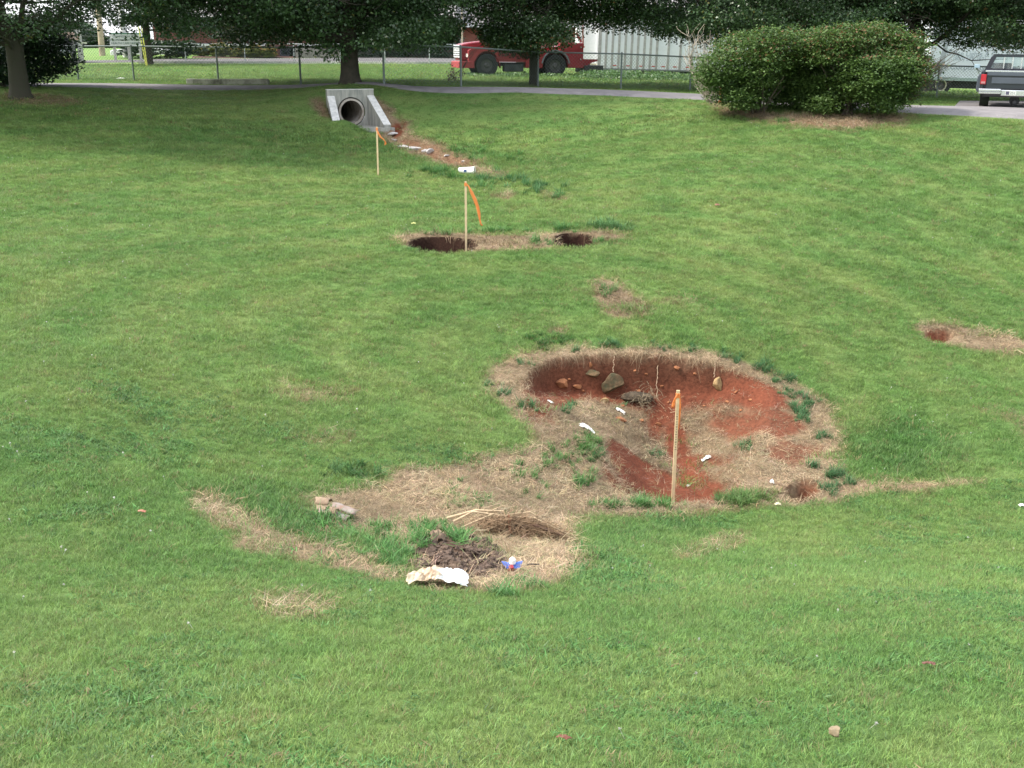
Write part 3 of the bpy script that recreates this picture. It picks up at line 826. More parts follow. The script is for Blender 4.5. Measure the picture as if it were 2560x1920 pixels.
# ------------------------------------------------------------------ culvert headwall
hw_o = P(760, 270, 33.6)
HWZ = 6 - 2.52
a0 = P(702, 262, 33.9); 
hw = empty("culvert_headwall", tuple(HW_O), HW_A)
EXCL.append(np.array([(HW_O[0] + x * cos(HW_A) - y * sin(HW_A), HW_O[1] + x * sin(HW_A) + y * cos(HW_A)) for x, y in ((-.72, .2), (-.93, -1.34), (.93, -1.34), (.72, .2))]))
tag(hw, "grey concrete culvert headwall with round pipe and sloping wing walls below the drive", "culvert")
m_hw = simple("headwall_concrete", (0.31, 0.30, 0.26), .85, noise=.5, stretch=(2.2, 2.2, .45), scale=3.5, bump=.01, col2=(0.19, 0.195, 0.18))
m_hwl = simple("headwall_lit_top", (0.60, 0.59, 0.56), .8, noise=.25, scale=9, bump=.004)  # paler than the walls: light on the top faces put into the colour
m_pipe = simple("pipe_concrete", (0.40, 0.37, 0.33), .85, noise=.45, scale=4, bump=.006, col2=(0.22, 0.17, 0.12))
Wd, Hh, T = 0.70, 1.04, 0.18      # half width, height, wall thickness
PR, PZ = 0.35, 0.41              # pipe radius, centre height
def face_with_hole(mb, y, flip=False, n=48):
    vs = []; fs = []
    for i in range(n):
        t = 2 * pi * i / n; c_, s_ = cos(t), sin(t)
        vs.append((PR * 1.20 * c_, y, PZ + PR * 1.20 * s_))
        k = min((Wd / abs(c_)) if abs(c_) > 1e-6 else 9e9, ((Hh - PZ) / s_) if s_ > 1e-6 else 9e9, (PZ + .1) / (-s_) if s_ < -1e-6 else 9e9)
        vs.append((k * c_, y, PZ + k * s_))
    for i in range(n):
        j = (i + 1) % n
        f = (2 * i, 2 * i + 1, 2 * j + 1, 2 * j); fs.append(f[::-1] if flip else f)
    for sx in (-1, 1):       # square corners
        i0 = len(vs); vs += [(sx * Wd, y, Hh), (sx * Wd, y, -.1)]
    mb.add(vs, fs)
    return mb
mb = face_with_hole(MB(), 0)
mb.box(-Wd, -PR * 1.35, 0.001, T, -.1, Hh); mb.box(PR * 1.35, Wd, 0.001, T, -.1, Hh); mb.box(-PR * 1.351, PR * 1.351, 0.001, T, PZ + PR * 1.3, Hh - .0005)
wall_o = mb.build("head_wall", m_hw, hw)
MB().box(-Wd - .002, Wd + .002, -.003, T + .02, Hh, Hh + .018).build("coping", m_hwl, hw)
pm = MB()
n_ = 40
def cyl_in(mb, r, y0, y1, n=40):
    vs = []
    for y in (y0, y1):
        for i in range(n): vs.append((r * cos(2 * pi * i / n), y, PZ + r * sin(2 * pi * i / n)))
    mb.add(vs, [(i, n + i, n + (i + 1) % n, (i + 1) % n) for i in range(n)], True)
pm.ring((0, .05, PZ), (0, 1, 0), PR * .93, PR * 1.10, .16, 40)
pm2 = MB().ring((0, .16, PZ), (0, 1, 0), PR * 1.05, PR * 1.3, .02, 40).build('gap_shade_ring', simple('gap_shade', (0.05, 0.05, 0.045), .9), hw)  # dark ring added behind the pipe gap to stand for its shade
cyl_in(pm, PR * .93, .05, 4.0)
pm.add([(PR * .93 * cos(2 * pi * i / 24), 4.0, PZ + PR * .93 * sin(2 * pi * i / 24)) for i in range(24)], [tuple(range(24))])
pm.build("pipe", m_pipe, hw)
LW = 1.25
for sx, nm in ((-1, "wing_wall"), (1, "wing_wall")):
    x0, x1 = (sx * Wd, sx * (Wd - .21)) if sx > 0 else (-Wd, -Wd + .21)
    xa, xb = min(x0, x1), max(x0, x1)
    ze = .10; zt = Hh - .17
    fo = sx * LW * .11      # the wings flare outward
    vs = [(xa, -.001, -.1), (xb, -.001, -.1), (xa, -.001, zt), (xb, -.001, zt), (xa + fo, -LW, -.1), (xb + fo, -LW, -.1), (xa + fo, -LW, ze), (xb + fo, -LW, ze)]
    w_ = MB().add(vs, [(0, 2, 6, 4), (1, 5, 7, 3), (4, 6, 7, 5), (0, 1, 3, 2)]).build(nm, m_hw, hw)
    cp_ = MB().add([(xa - .004, -.0, zt + .004), (xb + .004, -.0, zt + .004), (xb + .004 + fo, -LW - .003, ze + .004), (xa - .004 + fo, -LW - .003, ze + .004),
                    (xa - .004, -.0, zt - .016), (xb + .004, -.0, zt - .016), (xb + .004 + fo, -LW - .003, ze - .016), (xa - .004 + fo, -LW - .003, ze - .016)],
                   [(0, 3, 2, 1), (4, 5, 6, 7), (0, 4, 7, 3), (1, 2, 6, 5), (3, 7, 6, 2)]).build("sloping_top", m_hwl, w_)
MB().add([(-Wd - .02, -.002, -.3), (Wd + .02, -.002, -.3), (Wd + .24, -LW - .06, -.3), (-Wd - .24, -LW - .06, -.3), (-Wd - .02, -.002, .015), (Wd + .02, -.002, .015), (Wd + .24, -LW - .06, .015), (-Wd - .24, -LW - .06, .015)],
         [(4, 7, 6, 5), (0, 1, 2, 3), (3, 2, 6, 7), (1, 5, 6, 2), (0, 3, 7, 4)]).build("apron", m_hw, hw)
# the bank is fitted round it when the ground is built (see fit_bank)

# ------------------------------------------------------------------ brick building and things beyond the lawn
def brick_mat():
    m, n, l, b = new_mat("brick_mat")
    tc = n.new("ShaderNodeTexCoord"); mp = n.new("ShaderNodeMapping"); mp.inputs["Rotation"].default_value = (R(90), 0, 0)
    br = n.new("ShaderNodeTexBrick"); br.inputs["Scale"].default_value = 4.0
    br.inputs["Color1"].default_value = (0.34, 0.105, 0.075, 1); br.inputs["Color2"].default_value = (0.27, 0.085, 0.062, 1); br.inputs["Mortar"].default_value = (0.32, 0.24, 0.2, 1)
    br.inputs["Mortar Size"].default_value = 0.012
    l.new(tc.outputs["Object"], mp.inputs[0]); l.new(mp.outputs[0], br.inputs["Vector"]); l.new(br.outputs["Color"], b.inputs["Base Color"])
    b.inputs["Roughness"].default_value = .9
    return m
m_brick = brick_mat()
m_white = simple("white_paint", (0.78, 0.78, 0.76), .5)
m_glass = simple("dark_glass", (0.02, 0.024, 0.03), .25, spec=.35)
m_roof = simple("roof_shingle", (0.30, 0.285, 0.28), .95, noise=.3, scale=3.0)
YB = 92.0
def bx_at(u, Y): return P(u, 60, Y)[0]
bl = empty("brick_building", (0, 0, 0))
tag(bl, "long red brick building with grey shingle roof and white eaves beyond the car park", "building")
x0 = bx_at(905, YB); x1 = bx_at(1900, YB); ez = P(1000, 57, YB)[2]; gz = float(gnd(0, YB)) - .3
wl_ = MB().box(x0, x1, YB, YB + 14, gz, ez).build("wall", m_brick, bl)
# gabled roof
rz = ez + 4.2
MB().add([(x0 - .6, YB - .9, ez + .10), (x1 + .6, YB - .9, ez + .10), (x1 + .6, YB + 7, rz), (x0 - .6, YB + 7, rz), (x0 - .6, YB + 14.9, ez + .1), (x1 + .6, YB + 14.9, ez + .1)],
         [(0, 1, 2, 3), (3, 2, 5, 4), (0, 3, 4), (1, 5, 2), (0, 4, 5, 1)]).build("roof", m_roof, bl)
MB().box(x0 - .62, x1 + .62, YB - 1.02, YB - .9, ez - .08, ez + .14).build("eave_gutter", m_white, bl)
for u in (996, 1330, 1600):
    xx = bx_at(u, YB); MB().box(xx - .09, xx + .09, YB - .16, YB - .04, gz, ez - .05).build("downspout", m_white, bl)
for u in (1060, 1120, 1420, 1560, 1700):
    xx = bx_at(u, YB)
    f_ = MB().box(xx - .6, xx + .6, YB - .05, YB + .02, gz + 1.1, gz + 2.5).build("window", m_white, bl)
    MB().box(xx - .52, xx + .52, YB - .06, YB - .052, gz + 1.18, gz + 2.42).build("pane", m_glass, f_)
bl2 = empty("low_brick_building", (0, 0, 0))
tag(bl2, "low brick wing with dark windows, white sill band and planting bed behind the car park", "building")
YC = 90.0
x0 = bx_at(330, YC); x1 = bx_at(985, YC) - .5; ez2 = P(600, 40, YC)[2]; gz = float(gnd(-12, YC)) - .4
MB().box(x0, x1, YC, YC + 12, gz, ez2).build("wall", simple('dark_brick', (0.125, 0.05, 0.042), .9, noise=.3), bl2)
MB().add([(x0 - .5, YC - .9, ez2 + .1), (x1 + .5, YC - .9, ez2 + .1), (x1 + .5, YC + 6, ez2 + 3.6), (x0 - .5, YC + 6, ez2 + 3.6), (x0 - .5, YC + 12.9, ez2 + .1), (x1 + .5, YC + 12.9, ez2 + .1)],
         [(0, 1, 2, 3), (3, 2, 5, 4), (0, 3, 4), (1, 5, 2), (0, 4, 5, 1)]).build("roof", m_roof, bl2)
sz = P(500, 97, YC)[2]
for ua, ub in ((375, 475), (488, 570), (640, 700), (880, 925)):
    xa, xb = bx_at(ua, YC), bx_at(ub, YC)
    MB().box(xa, xb, YC - .14, YC - .005, sz - .07, sz + .07).build("white_sill", m_white, bl2)
for ua, ub in ((350, 470), (492, 575), (602, 655), (700, 760)):
    xa, xb = bx_at(ua, YC), bx_at(ub, YC)
    f_ = MB().box(xa, xb, YC - .06, YC + .01, gz + .5, sz - .1).build("window", simple("dark_frame", (0.05, 0.055, 0.07), .6), bl2)
    MB().box(xa + .1, xb - .1, YC - .07, YC - .062, gz + .6, sz - .2).build("pane", m_glass, f_)
m_mulch = simple("mulch_mat", (0.085, 0.035, 0.028), .95, noise=.5, scale=3)
strip("mulch_bed", [(415, 125.3), (700, 125.3), (1000, 125.3)], [(415, 122), (700, 121.5), (1000, 121.5)], m_mulch, .05, 4, 1.5)
# stone block and thin post beside the truck
cb = cast(1000, 137); 
cbo = empty("concrete_post_base", (cb[0], cb[1], cb[2])); tag(cbo, "rough concrete block holding a thin rusty pole left of the red truck", "pole base")
k_ = cb[1] / FPX * 0.4      # metres per photo pixel there
MB().prism([(-12 * k_, -.1), (14 * k_, -.1), (13 * k_, 19 * k_), (-12 * k_, 19 * k_)], -.35, .35).build("concrete_block", m_conc, cbo, bevel=.04)
MB().cyl((-1 * k_, 0, 19 * k_), (-1 * k_, 0, 190 * k_), .05, n=8).build("pole", simple("rusty_pole", (0.42, 0.33, 0.26), .8, noise=.3), cbo)

# sign
YS = 80.0
def on(u, v, Y): return P(u, v, Y)
sg = empty("notice_sign", tuple(on(270, 115, YS))); tag(sg, "pale grey board sign with green lettering beyond the car park", "sign")
s0 = on(270, 115, YS); ax = on(236, 74, YS)[0] - s0[0]; bx_ = on(305, 74, YS)[0] - s0[0]; at_ = on(270, 74, YS)[2] - s0[2]; ab = on(270, 99, YS)[2] - s0[2]
MB().box(ax, bx_, -.06, .06, ab, at_).build("board", simple("sign_grey", (0.64, 0.65, 0.64), .7, noise=.06), sg)
MB().box(ax - .01, bx_ + .01, -.07, .07, at_, at_ + .09).build("top_rail", simple("sign_green", (0.10, 0.25, 0.17), .6), sg)
for u in (244.6, 275, 300):
    xx = on(u, 90, YS)[0] - s0[0]; MB().box(xx - .07, xx + .07, .065, .2, -1.5, at_ * .98).build("post", simple("sign_post", (0.52, 0.5, 0.48), .8), sg)
def text(body, size, mat, parent, loc, rot=(pi / 2, 0, 0), ext=.008, name="lettering", align='CENTER', xs=1.0):
    c = bpy.data.curves.new(name, 'FONT'); c.body = body; c.size = size; c.align_x = align; c.align_y = 'CENTER'; c.extrude = ext
    o = bpy.data.objects.new(name, c); COL.objects.link(o)
    dg = bpy.context.evaluated_depsgraph_get(); me = bpy.data.meshes.new_from_object(o.evaluated_get(dg))
    bpy.data.objects.remove(o); me.materials.clear(); me.materials.append(mat)
    for p_ in me.polygons: p_.material_index = 0
    o = bpy.data.objects.new(name, me); COL.objects.link(o); o.parent = parent; o.location = loc; o.rotation_euler = rot; o.scale = (xs, 1, 1)
    return o
m_ink = simple("green_ink", (0.06, 0.11, 0.10), .7)
hgt = (at_ - ab)
for i, (tx, sz_) in enumerate((("COMMISSION FOR", .235), ("CHILDREN WITH SPECIAL", .235), ("HEALTH CARE NEEDS", .235))):
    text(tx, hgt * sz_ * 1.1, m_ink, sg, (ax * .5 + bx_ * .5 - .05, -.066, at_ - hgt * (.2 + .29 * i)), xs=1.0)

# utility poles, wires, mailbox
m_wood = simple("pole_wood", (0.36, 0.29, 0.21), .9, noise=.4, scale=2, bump=.01)
YP = 87.0
p0 = on(221, 119, YP); p1 = on(212, 10, YP)
up = empty("utility_pole", tuple(p0)); tag(up, "weathered wooden utility pole left of the grey sign", "utility pole")
MB().tube([(0, 0, -.5), tuple((p1 - p0) * .5), tuple((p1 - p0) * 1.0 + np.array([0, 0, 3.2]))], [.24, .21, .17], 10).build("pole_shaft", m_wood, up)
w0 = p0 + np.array([0, 0, 5.6])
MB().box(-1.1, 1.1, -.08, .08, 9.0, 9.2).build("crossarm", m_wood, up)
for k, (v0, v1) in enumerate(((63, 65), (76, 78))):
    a_ = on(120, v0, 92.5); b_ = on(420, v1, 92.5)
    o = MB().tube([tuple(a_), tuple((a_ + b_) / 2 - np.array([0, 0, .12])), tuple(b_)], .022, 5).build("power_line", simple("wire_black", (0.05, 0.05, 0.05), .6))
    tag(o, ("upper" if k == 0 else "lower") + " power line strung past the wooden pole behind the grey sign", "power line", "power lines behind the sign")
u2 = on(126, 128, 75); t2 = on(125.5, 30, 75)
o = empty("street_pole", tuple(u2)); tag(o, "thin pale metal pole at the far left beside the parked grey car", "pole")
MB().tube([(0, 0, -.2), tuple(t2 - u2)], [.10, .075], 10).build("pole_shaft", simple("pale_steel", (0.58, 0.58, 0.60), .5, metal=.3), o)
MB().box(-.16, .16, -.16, .16, 0, .35).build("pole_foot", simple("pale_steel2", (0.6, 0.6, 0.6), .6), o)
u3 = on(272, 116, 84); o = empty("white_post", tuple(u3)); tag(o, "stout pale post rising behind the grey board sign", "post")
MB().tube([(0, 0, -1), (0, 0, 4.5)], [.24, .22], 10).build("post_shaft", simple("pale_post", (0.62, 0.60, 0.60), .7), o)
mbx = on(166, 128, 78); o = empty("mailbox", tuple(mbx)); tag(o, "wooden mailbox stand with a brown roof beside the car park entrance", "mailbox")
MB().prism([(-.95, 1.35), (.35, 1.25), (.35, 1.45), (-.2, 1.75), (-.98, 1.68)], -.3, .3).build("box_roof", simple("brown_board", (0.36, 0.25, 0.2), .8), o)
MB().box(-.35, -.1, -.1, .1, -.2, 1.3).build("post", simple("grey_board", (0.30, 0.28, 0.30), .8), o)
MB().box(.15, .45, -.12, .12, -.2, 1.9).build("post", simple("pale_board", (0.48, 0.47, 0.46), .8), o)
MB().box(.45, .78, -.08, .08, 1.0, 1.12).build("arm", simple("pale_board2", (0.6, 0.6, 0.5), .8), o)
# guy wires with yellow guards
for k, (ua, va, ub, vb) in enumerate(((299, 58, 312, 104), (305.5, 58, 314.5, 106))):
    a_ = on(ua, va, 70); b_ = on(ub, vb, 70)
    o = MB().tube([tuple(a_), tuple(b_ - np.array([0, 0, 1.0]))], .038, 6).build("guy_wire_guard", simple("yellow_plastic", (0.62, 0.60, 0.10), .5))
    tag(o, ("left" if k == 0 else "right") + " one of two slanting yellow guy wire guards right of the grey sign", "guy guard", "yellow guy wire guards")

# ------------------------------------------------------------------ chain link fences
m_galv = simple("galvanised_steel", (0.42, 0.44, 0.45), .45, metal=.75)
m_galvd = simple("weathered_steel", (0.16, 0.19, 0.18), .6, metal=.3)
def chain_fence(name, label, posts, H, mpost, cell=.085, wire=.0042, sub=1):
    """posts: ground points"""
    root = empty(name, tuple(posts[0])); tag(root, label, "fence")
    o0 = posts[0]
    L = [p - o0 for p in posts]
    r = MB(); r.tube([tuple(p + np.array([0, 0, H])) for p in L], .026, 8); r.build("top_rail", mpost, root)
    for p in L:
        k = MB().cyl(tuple(p - np.array([0, 0, .3])), tuple(p + np.array([0, 0, H + .03])), .034, n=8)
        k.cyl(tuple(p + np.array([0, 0, H + .03])), tuple(p + np.array([0, 0, H + .06])), .040, .018, n=8)
        k.build("post", mpost, root)
    vs = []; fs = []
    for a_, b_ in zip(L[:-1], L[1:]):
        ln = float(np.linalg.norm((b_ - a_)[:2])); d = (b_ - a_) / ln; nrm = np.array([d[1], -d[0], 0]) 
        hh = H - .02; step = cell * 1.4142
        for sgn in (1, -1):
            s_ = -hh if sgn > 0 else 0.0
            k = s_
            while k < ln + (0 if sgn > 0 else hh):
                t0, z0 = k, 0.03; t1, z1 = k + sgn * hh, hh
                if t0 < 0: z0 += (0 - t0) / (t1 - t0) * (hh - .03); t0 = 0
                if t1 < 0: z1 = .03 + (0 - k) / (t1 - k) * (hh - .03); t1 = 0
                if t1 > ln: z1 = z0 + (ln - t0) / (t1 - t0) * (z1 - z0); t1 = ln
                if t0 > ln: z0 = z0 + (ln - t0) / (t1 - t0) * (z1 - z0); t0 = ln
                if abs(t1 - t0) > .02:
                    pa = a_ + d * t0 + np.array([0, 0, z0]); pb = a_ + d * t1 + np.array([0, 0, z1])
                    dr = (pb - pa); dr /= np.linalg.norm(dr); w1 = np.cross(dr, nrm); w1 /= np.linalg.norm(w1)
                    n0 = len(vs)
                    for pp in (pa, pb):
                        vs += [pp + w1 * wire, pp - w1 * wire * .5 + nrm * wire * .87, pp - w1 * wire * .5 - nrm * wire * .87]
                    for q_ in range(3): fs.append((n0 + q_, n0 + (q_ + 1) % 3, n0 + 3 + (q_ + 1) % 3, n0 + 3 + q_))
                k += step
    np_mesh("wire_mesh", np.array(vs), np.array(fs), m_galvd, False, root)
    return root
fp = []
for u, v in ((-330, 172), (-150, 173), (30, 174), (170, 174.5), (290, 176), (472, 178.5), (650, 183), (830, 185), (996, 187), (1162, 189), (1341, 193.5), (1490, 197), (1660, 203), (1840, 208), (2022, 213.5), (2190, 220), (2360, 227)):
    q_ = cast(u, v); fp.append(np.array(q_))
chain_fence("chain_link_fence", "waist high chain link fence with grey posts along the far side of the drive", fp, 1.22, m_galvd)
fp2 = [np.array(cast(u, v)) for u, v in ((402, 136), (530, 136.3), (636, 136.8), (736, 137.2), (832, 137.8), (928, 138.5))]
fp2 += [np.array(cast(1010, 139))]
chain_fence("far_chain_link_fence", "chain link fence with pale posts at the far edge of the lawn", fp2, 1.25, m_galv, .16, .004)
# ------------------------------------------------------------------ trees and shrubs
def leaf_mat(name, dark, light, third, transl=0.3, rough=0.42):
    m, n, l, b = new_mat(name)
    av = n.new("ShaderNodeAttribute"); av.attribute_name = "rnd"
    sp_ = n.new("ShaderNodeSeparateColor"); l.new(av.outputs["Color"], sp_.inputs[0])
    cr = n.new("ShaderNodeValToRGB"); e_ = cr.color_ramp.elements
    e_[0].position = 0.0; e_[0].color = (*dark, 1); e_[1].position = .75; e_[1].color = (*light, 1)
    k = e_.new(.93); k.color = (*light, 1); k = e_.new(.97); k.color = (*third, 1)
    l.new(sp_.outputs[0], cr.inputs[0]); l.new(cr.outputs[0], b.inputs["Base Color"])
    b.inputs["Roughness"].default_value = rough; b.inputs["Specular IOR Level"].default_value = .5
    tr = n.new("ShaderNodeBsdfTranslucent"); l.new(cr.outputs[0], tr.inputs["Color"])
    ms_ = n.new("ShaderNodeMixShader"); ms_.inputs[0].default_value = transl
    l.new(b.outputs[0], ms_.inputs[1]); l.new(tr.outputs[0], ms_.inputs[2]); l.new(ms_.outputs[0], n["Material Output"].inputs["Surface"])
    return m
m_leaf = leaf_mat("maple_leaf", (0.016, 0.036, 0.014), (0.062, 0.120, 0.042), (0.15, 0.145, 0.035), .2, .38)
m_leaf2 = leaf_mat("pear_leaf", (0.014, 0.032, 0.012), (0.066, 0.125, 0.040), (0.26, 0.13, 0.05), .22, .38)
m_leafb = leaf_mat("bush_leaf", (0.028, 0.072, 0.016), (0.112, 0.190, 0.042), (0.20, 0.115, 0.05), .35, .6)
m_leafd = leaf_mat("dark_shrub_leaf", (0.012, 0.032, 0.014), (0.034, 0.075, 0.028), (0.05, 0.09, 0.03))
m_bark = simple("bark", (0.048, 0.040, 0.030), .95, noise=.6, scale=5, bump=.03, col2=(0.035, 0.032, 0.022))
m_bark2 = simple("mossy_bark", (0.040, 0.036, 0.025), .95, noise=.5, scale=6, bump=.02, col2=(0.045, 0.048, 0.028))
m_twig = simple("twig", (0.10, 0.082, 0.06), .9, noise=.3)

def leaves(name, c, size, parent, mat, rnd, up=0.35):
    """c (N,3) leaf centres, size (N,), rnd (N,) -> one mesh of leaf-shaped quads folded slightly along the midrib"""
    N = len(c)
    nrm = rng.normal(0, 1, (N, 3)); nrm[:, 2] = np.abs(nrm[:, 2]) + up; nrm /= np.linalg.norm(nrm, axis=1)[:, None]
    a = np.cross(nrm, rng.normal(0, 1, (N, 3))); a /= np.linalg.norm(a, axis=1)[:, None]
    b_ = np.cross(nrm, a); s = size[:, None]
    v = np.stack([c - a * s * .5, c + b_ * s * .36 - a * s * .08 + nrm * s * .08, c + a * s * .55, c - b_ * s * .36 - a * s * .08 + nrm * s * .08], 1).reshape(-1, 3)
    o = np_mesh(name, v, np.arange(4 * N).reshape(N, 4), mat, False, parent)
    set_col(o.data, "rnd", np.repeat(rnd, 4)[:, None] * np.ones((1, 3)))
    return o

def limb(p0, p1, r0, r1, mb, bend=.12, n=6, seg=7):
    p0 = np.array(p0, float); p1 = np.array(p1, float); L = np.linalg.norm(p1 - p0)
    o = rng.normal(0, bend * L, 3) * np.array([1, 1, .5])
    pts = []; rad = []
    for i in range(seg + 1):
        t = i / seg; pts.append(tuple(p0 + (p1 - p0) * t + o * math.sin(pi * t) + rng.normal(0, .012 * L, 3) * (0 < i < seg))); rad.append(r0 * (1 - t) + r1 * t)
    mb.tube(pts, rad, n)
    return [np.array(q) for q in pts]

def tree(name, label, loc, H, CR, r0, fork, zb, leafmat, bark=m_bark, nlow=26000, nhigh=9000, zvis=3.6, flare=1.5, lsz=.085, group="trees along the drive", low_limbs=(), seed=1, cden=1.0, bscale=1.0, dx=0.0, dy=0.0, lean=0.0):
    """zb(x, y): height of the hanging edge of the crown above the base, local metres"""
    global rng
    keep = rng; rng = np.random.default_rng(seed)
    root = empty(name, tuple(loc)); tag(root, label, "tree", group)
    t = MB()
    zz = [-.35, 0.0, .12, .35, .8, fork]
    rr = [r0 * flare * 1.15, r0 * flare, r0 * (1 + (flare - 1) * .55), r0 * (1 + (flare - 1) * .22), r0 * 1.02, r0 * .98]
    t.tube([(lean * z * .5, 0, z) for z in zz], rr, 14)
    tr = t.build("trunk", bark, root)
    lb = MB(); tips = []
    top = np.array([lean * fork * .5, 0, fork - .1])
    nl = 7
    for i in range(nl):
        a = 2 * pi * (i + rng.uniform(-.3, .3)) / nl; el = rng.uniform(.5, 1.25); Ln = CR * rng.uniform(.55, .85)
        e_ = top + np.array([cos(a) * cos(el) * Ln + dx * .5, sin(a) * cos(el) * Ln, sin(el) * Ln])
        rad_ = r0 * rng.uniform(.38, .6)
        pts = limb(top, e_, rad_, rad_ * .3, lb)
        for k in range(4):
            q = pts[rng.integers(2, len(pts))]; a2 = a + rng.uniform(-1, 1); l2 = CR * rng.uniform(.25, .5)
            e2 = q + np.array([cos(a2) * l2, sin(a2) * l2, rng.uniform(-.25, .5) * l2]); pp = limb(q, e2, rad_ * .32, rad_ * .08, lb, n=5, seg=5)
            tips.append(e2); tips.append(pp[3])
            for _ in range(3):
                q3 = pp[rng.integers(2, len(pp))]; e3 = q3 + np.array([rng.normal(0, .7), rng.normal(0, .7), rng.normal(-.1, .4)]); limb(q3, e3, rad_ * .1, .008, lb, n=4, seg=4)
    for (q0, q1, ra, rb) in low_limbs:
        pts = limb(q0, q1, ra, rb, lb, .06)
        for k in range(6):
            q = pts[rng.integers(2, len(pts))]; e2 = q + np.array([rng.normal(0, .8), rng.normal(0, .8), rng.uniform(-.3, .6)]); limb(q, e2, rb * .8, .012, lb, n=5, seg=4)
    lb.build("limbs", bark, root)
    # crown: leaf clumps. The low rim, seen close, gets leaf-sized faces; the upper crown coarser ones
    cz = (H + 1.2) / 2 + .6; ch = H - cz
    def inside(p):
        rxy = np.hypot(p[:, 0] - dx, p[:, 1] - dy)
        z = p[:, 2]; prof = np.where(z < cz, 1.0 - .18 * ((cz - z) / cz) ** 2, np.sqrt(np.clip(1 - ((z - cz) / ch) ** 2, 0, 1)))
        lobes = 1 + .16 * np.sin(3 * np.arctan2(p[:, 1], p[:, 0]) + seed) + .25 * fbm(np.arctan2(p[:, 1], p[:, 0]) * CR, z, 1.6, seed, 3)
        return rxy < CR * prof * lobes
    npc = 48; ncl = int(nlow / npc)
    nb = int(CR * CR * 3.4)
    bo_ = np.stack([rng.uniform(-CR, CR, nb * 3) + dx, rng.uniform(-CR, CR, nb * 3) + dy, rng.uniform(0.4, zvis + .9, nb * 3)], 1)
    bo_ = bo_[inside(bo_)]; edge = zb(bo_[:, 0], bo_[:, 1]) + fbm(bo_[:, 0], bo_[:, 1], 1.3, seed + 3, 3) * .9
    bo_ = bo_[bo_[:, 2] > edge + .25][:nb]
    kk = rng.integers(0, len(bo_), ncl); bs_ = rng.uniform(.6, 1.4, len(bo_))
    c = bo_[kk] + rng.normal(0, 1, (ncl, 3)) * np.array([.62, .62, .20]) * bs_[kk][:, None] * bscale
    c[:, 2] -= .12 * ((c[:, 0] - bo_[kk, 0]) ** 2 + (c[:, 1] - bo_[kk, 1]) ** 2)          # sprays droop outwards
    c = c[(c[:, 2] > zb(c[:, 0], c[:, 1]) - .05)]
    nper = int(nlow / max(1, len(c)))
    cc = np.repeat(c, nper, 0); N = len(cc)
    off = rng.normal(0, 1, (N, 3)) * np.array([.30, .30, .12]); lp = cc + off
    lp[:, 2] -= .10 * (off[:, 0] ** 2 + off[:, 1] ** 2)
    rnd = np.clip(np.repeat(rng.random(len(c)), nper) * .72 + rng.random(N) * .28 + (rng.random(N) > .985) * .5, 0, 1)
    lp_ok = lp[:, 2] > zb(lp[:, 0], lp[:, 1]) - .22
    lp = lp[lp_ok]; rnd = rnd[lp_ok]
    sz = rng.uniform(.7, 1.3, len(lp)) * lsz
    c2 = np.stack([rng.uniform(-CR, CR, nhigh * 3) + dx, rng.uniform(-CR, CR, nhigh * 3) + dy, rng.uniform(zvis + .2, H, nhigh * 3)], 1)
    c2 = c2[inside(c2)][:nhigh]
    lp = np.concatenate([lp, c2]); rnd = np.concatenate([rnd, rng.random(len(c2))]); sz = np.concatenate([sz, rng.uniform(.2, .34, len(c2))])
    leaves("crown", lp, sz, root, leafmat, rnd)
    rng = keep
    return root

def edge_fn(loc, Y, px):
    """px: hanging edge measured across the crown (u, v at distance Y) -> height above base as a function of local x"""
    xs = np.array([P(u, v, Y)[0] - loc[0] for u, v in px]); zs = np.array([P(u, v, Y)[2] - loc[2] for u, v in px])
    def f(x, y): return np.interp(x, xs, zs) + .015 * np.abs(y) ** 1.5
    return f

L1 = cast(45, 212); L1 = np.array(L1)
tree("maple_tree", "nearest maple at far left with a stout bare trunk", L1, 9.5, 5.6, .235, 1.55,
     edge_fn(L1, L1[1] - 1.5, [(-350, 95), (-100, 100), (0, 96), (60, 70), (120, 88), (165, 80), (185, 55), (215, 22), (260, 20), (330, 5), (420, -30), (600, -50)]), m_leaf, m_bark2, nlow=46000, seed=11, dx=-.6,
     low_limbs=(((0, 0, 1.4), (2.4, -.6, 2.7), .09, .03), ((0, 0, 1.2), (1.3, -1.2, 2.2), .05, .02), ((0, 0, 1.3), (-1.6, -.5, 2.3), .08, .03)))
L2 = np.array(cast(757, 181)); 
tree("maple_tree", "large dark maple behind the fence above the culvert, one low limb reaching left", L2, 11, 7.5, .27, 1.75,
     edge_fn(L2, L2[1] - 1.0, [(230, -30), (305, 20), (345, 92), (400, 106), (480, 105), (560, 104), (620, 106), (645, 112), (680, 108), (700, 120), (735, 128), (750, 118), (765, 92), (800, 98), (860, 105), (930, 104), (965, 92), (985, 55), (1030, 0)]),
     m_leaf, m_bark, nlow=170000, seed=22, dx=-2.1, dy=2.6, lsz=.095, cden=1.3, low_limbs=(((0, 0, 1.35), (-2.6, -.3, 2.2), .16, .07), ((-2.6, -.3, 2.2), (-5.2, .4, 3.2), .07, .03), ((.05, 0, 1.6), (1.3, -.2, 3.4), .12, .06), ((0, 0, 1.6), (-1.1, 0, 3.6), .13, .07)))
L3 = np.array(cast(1153, 187))
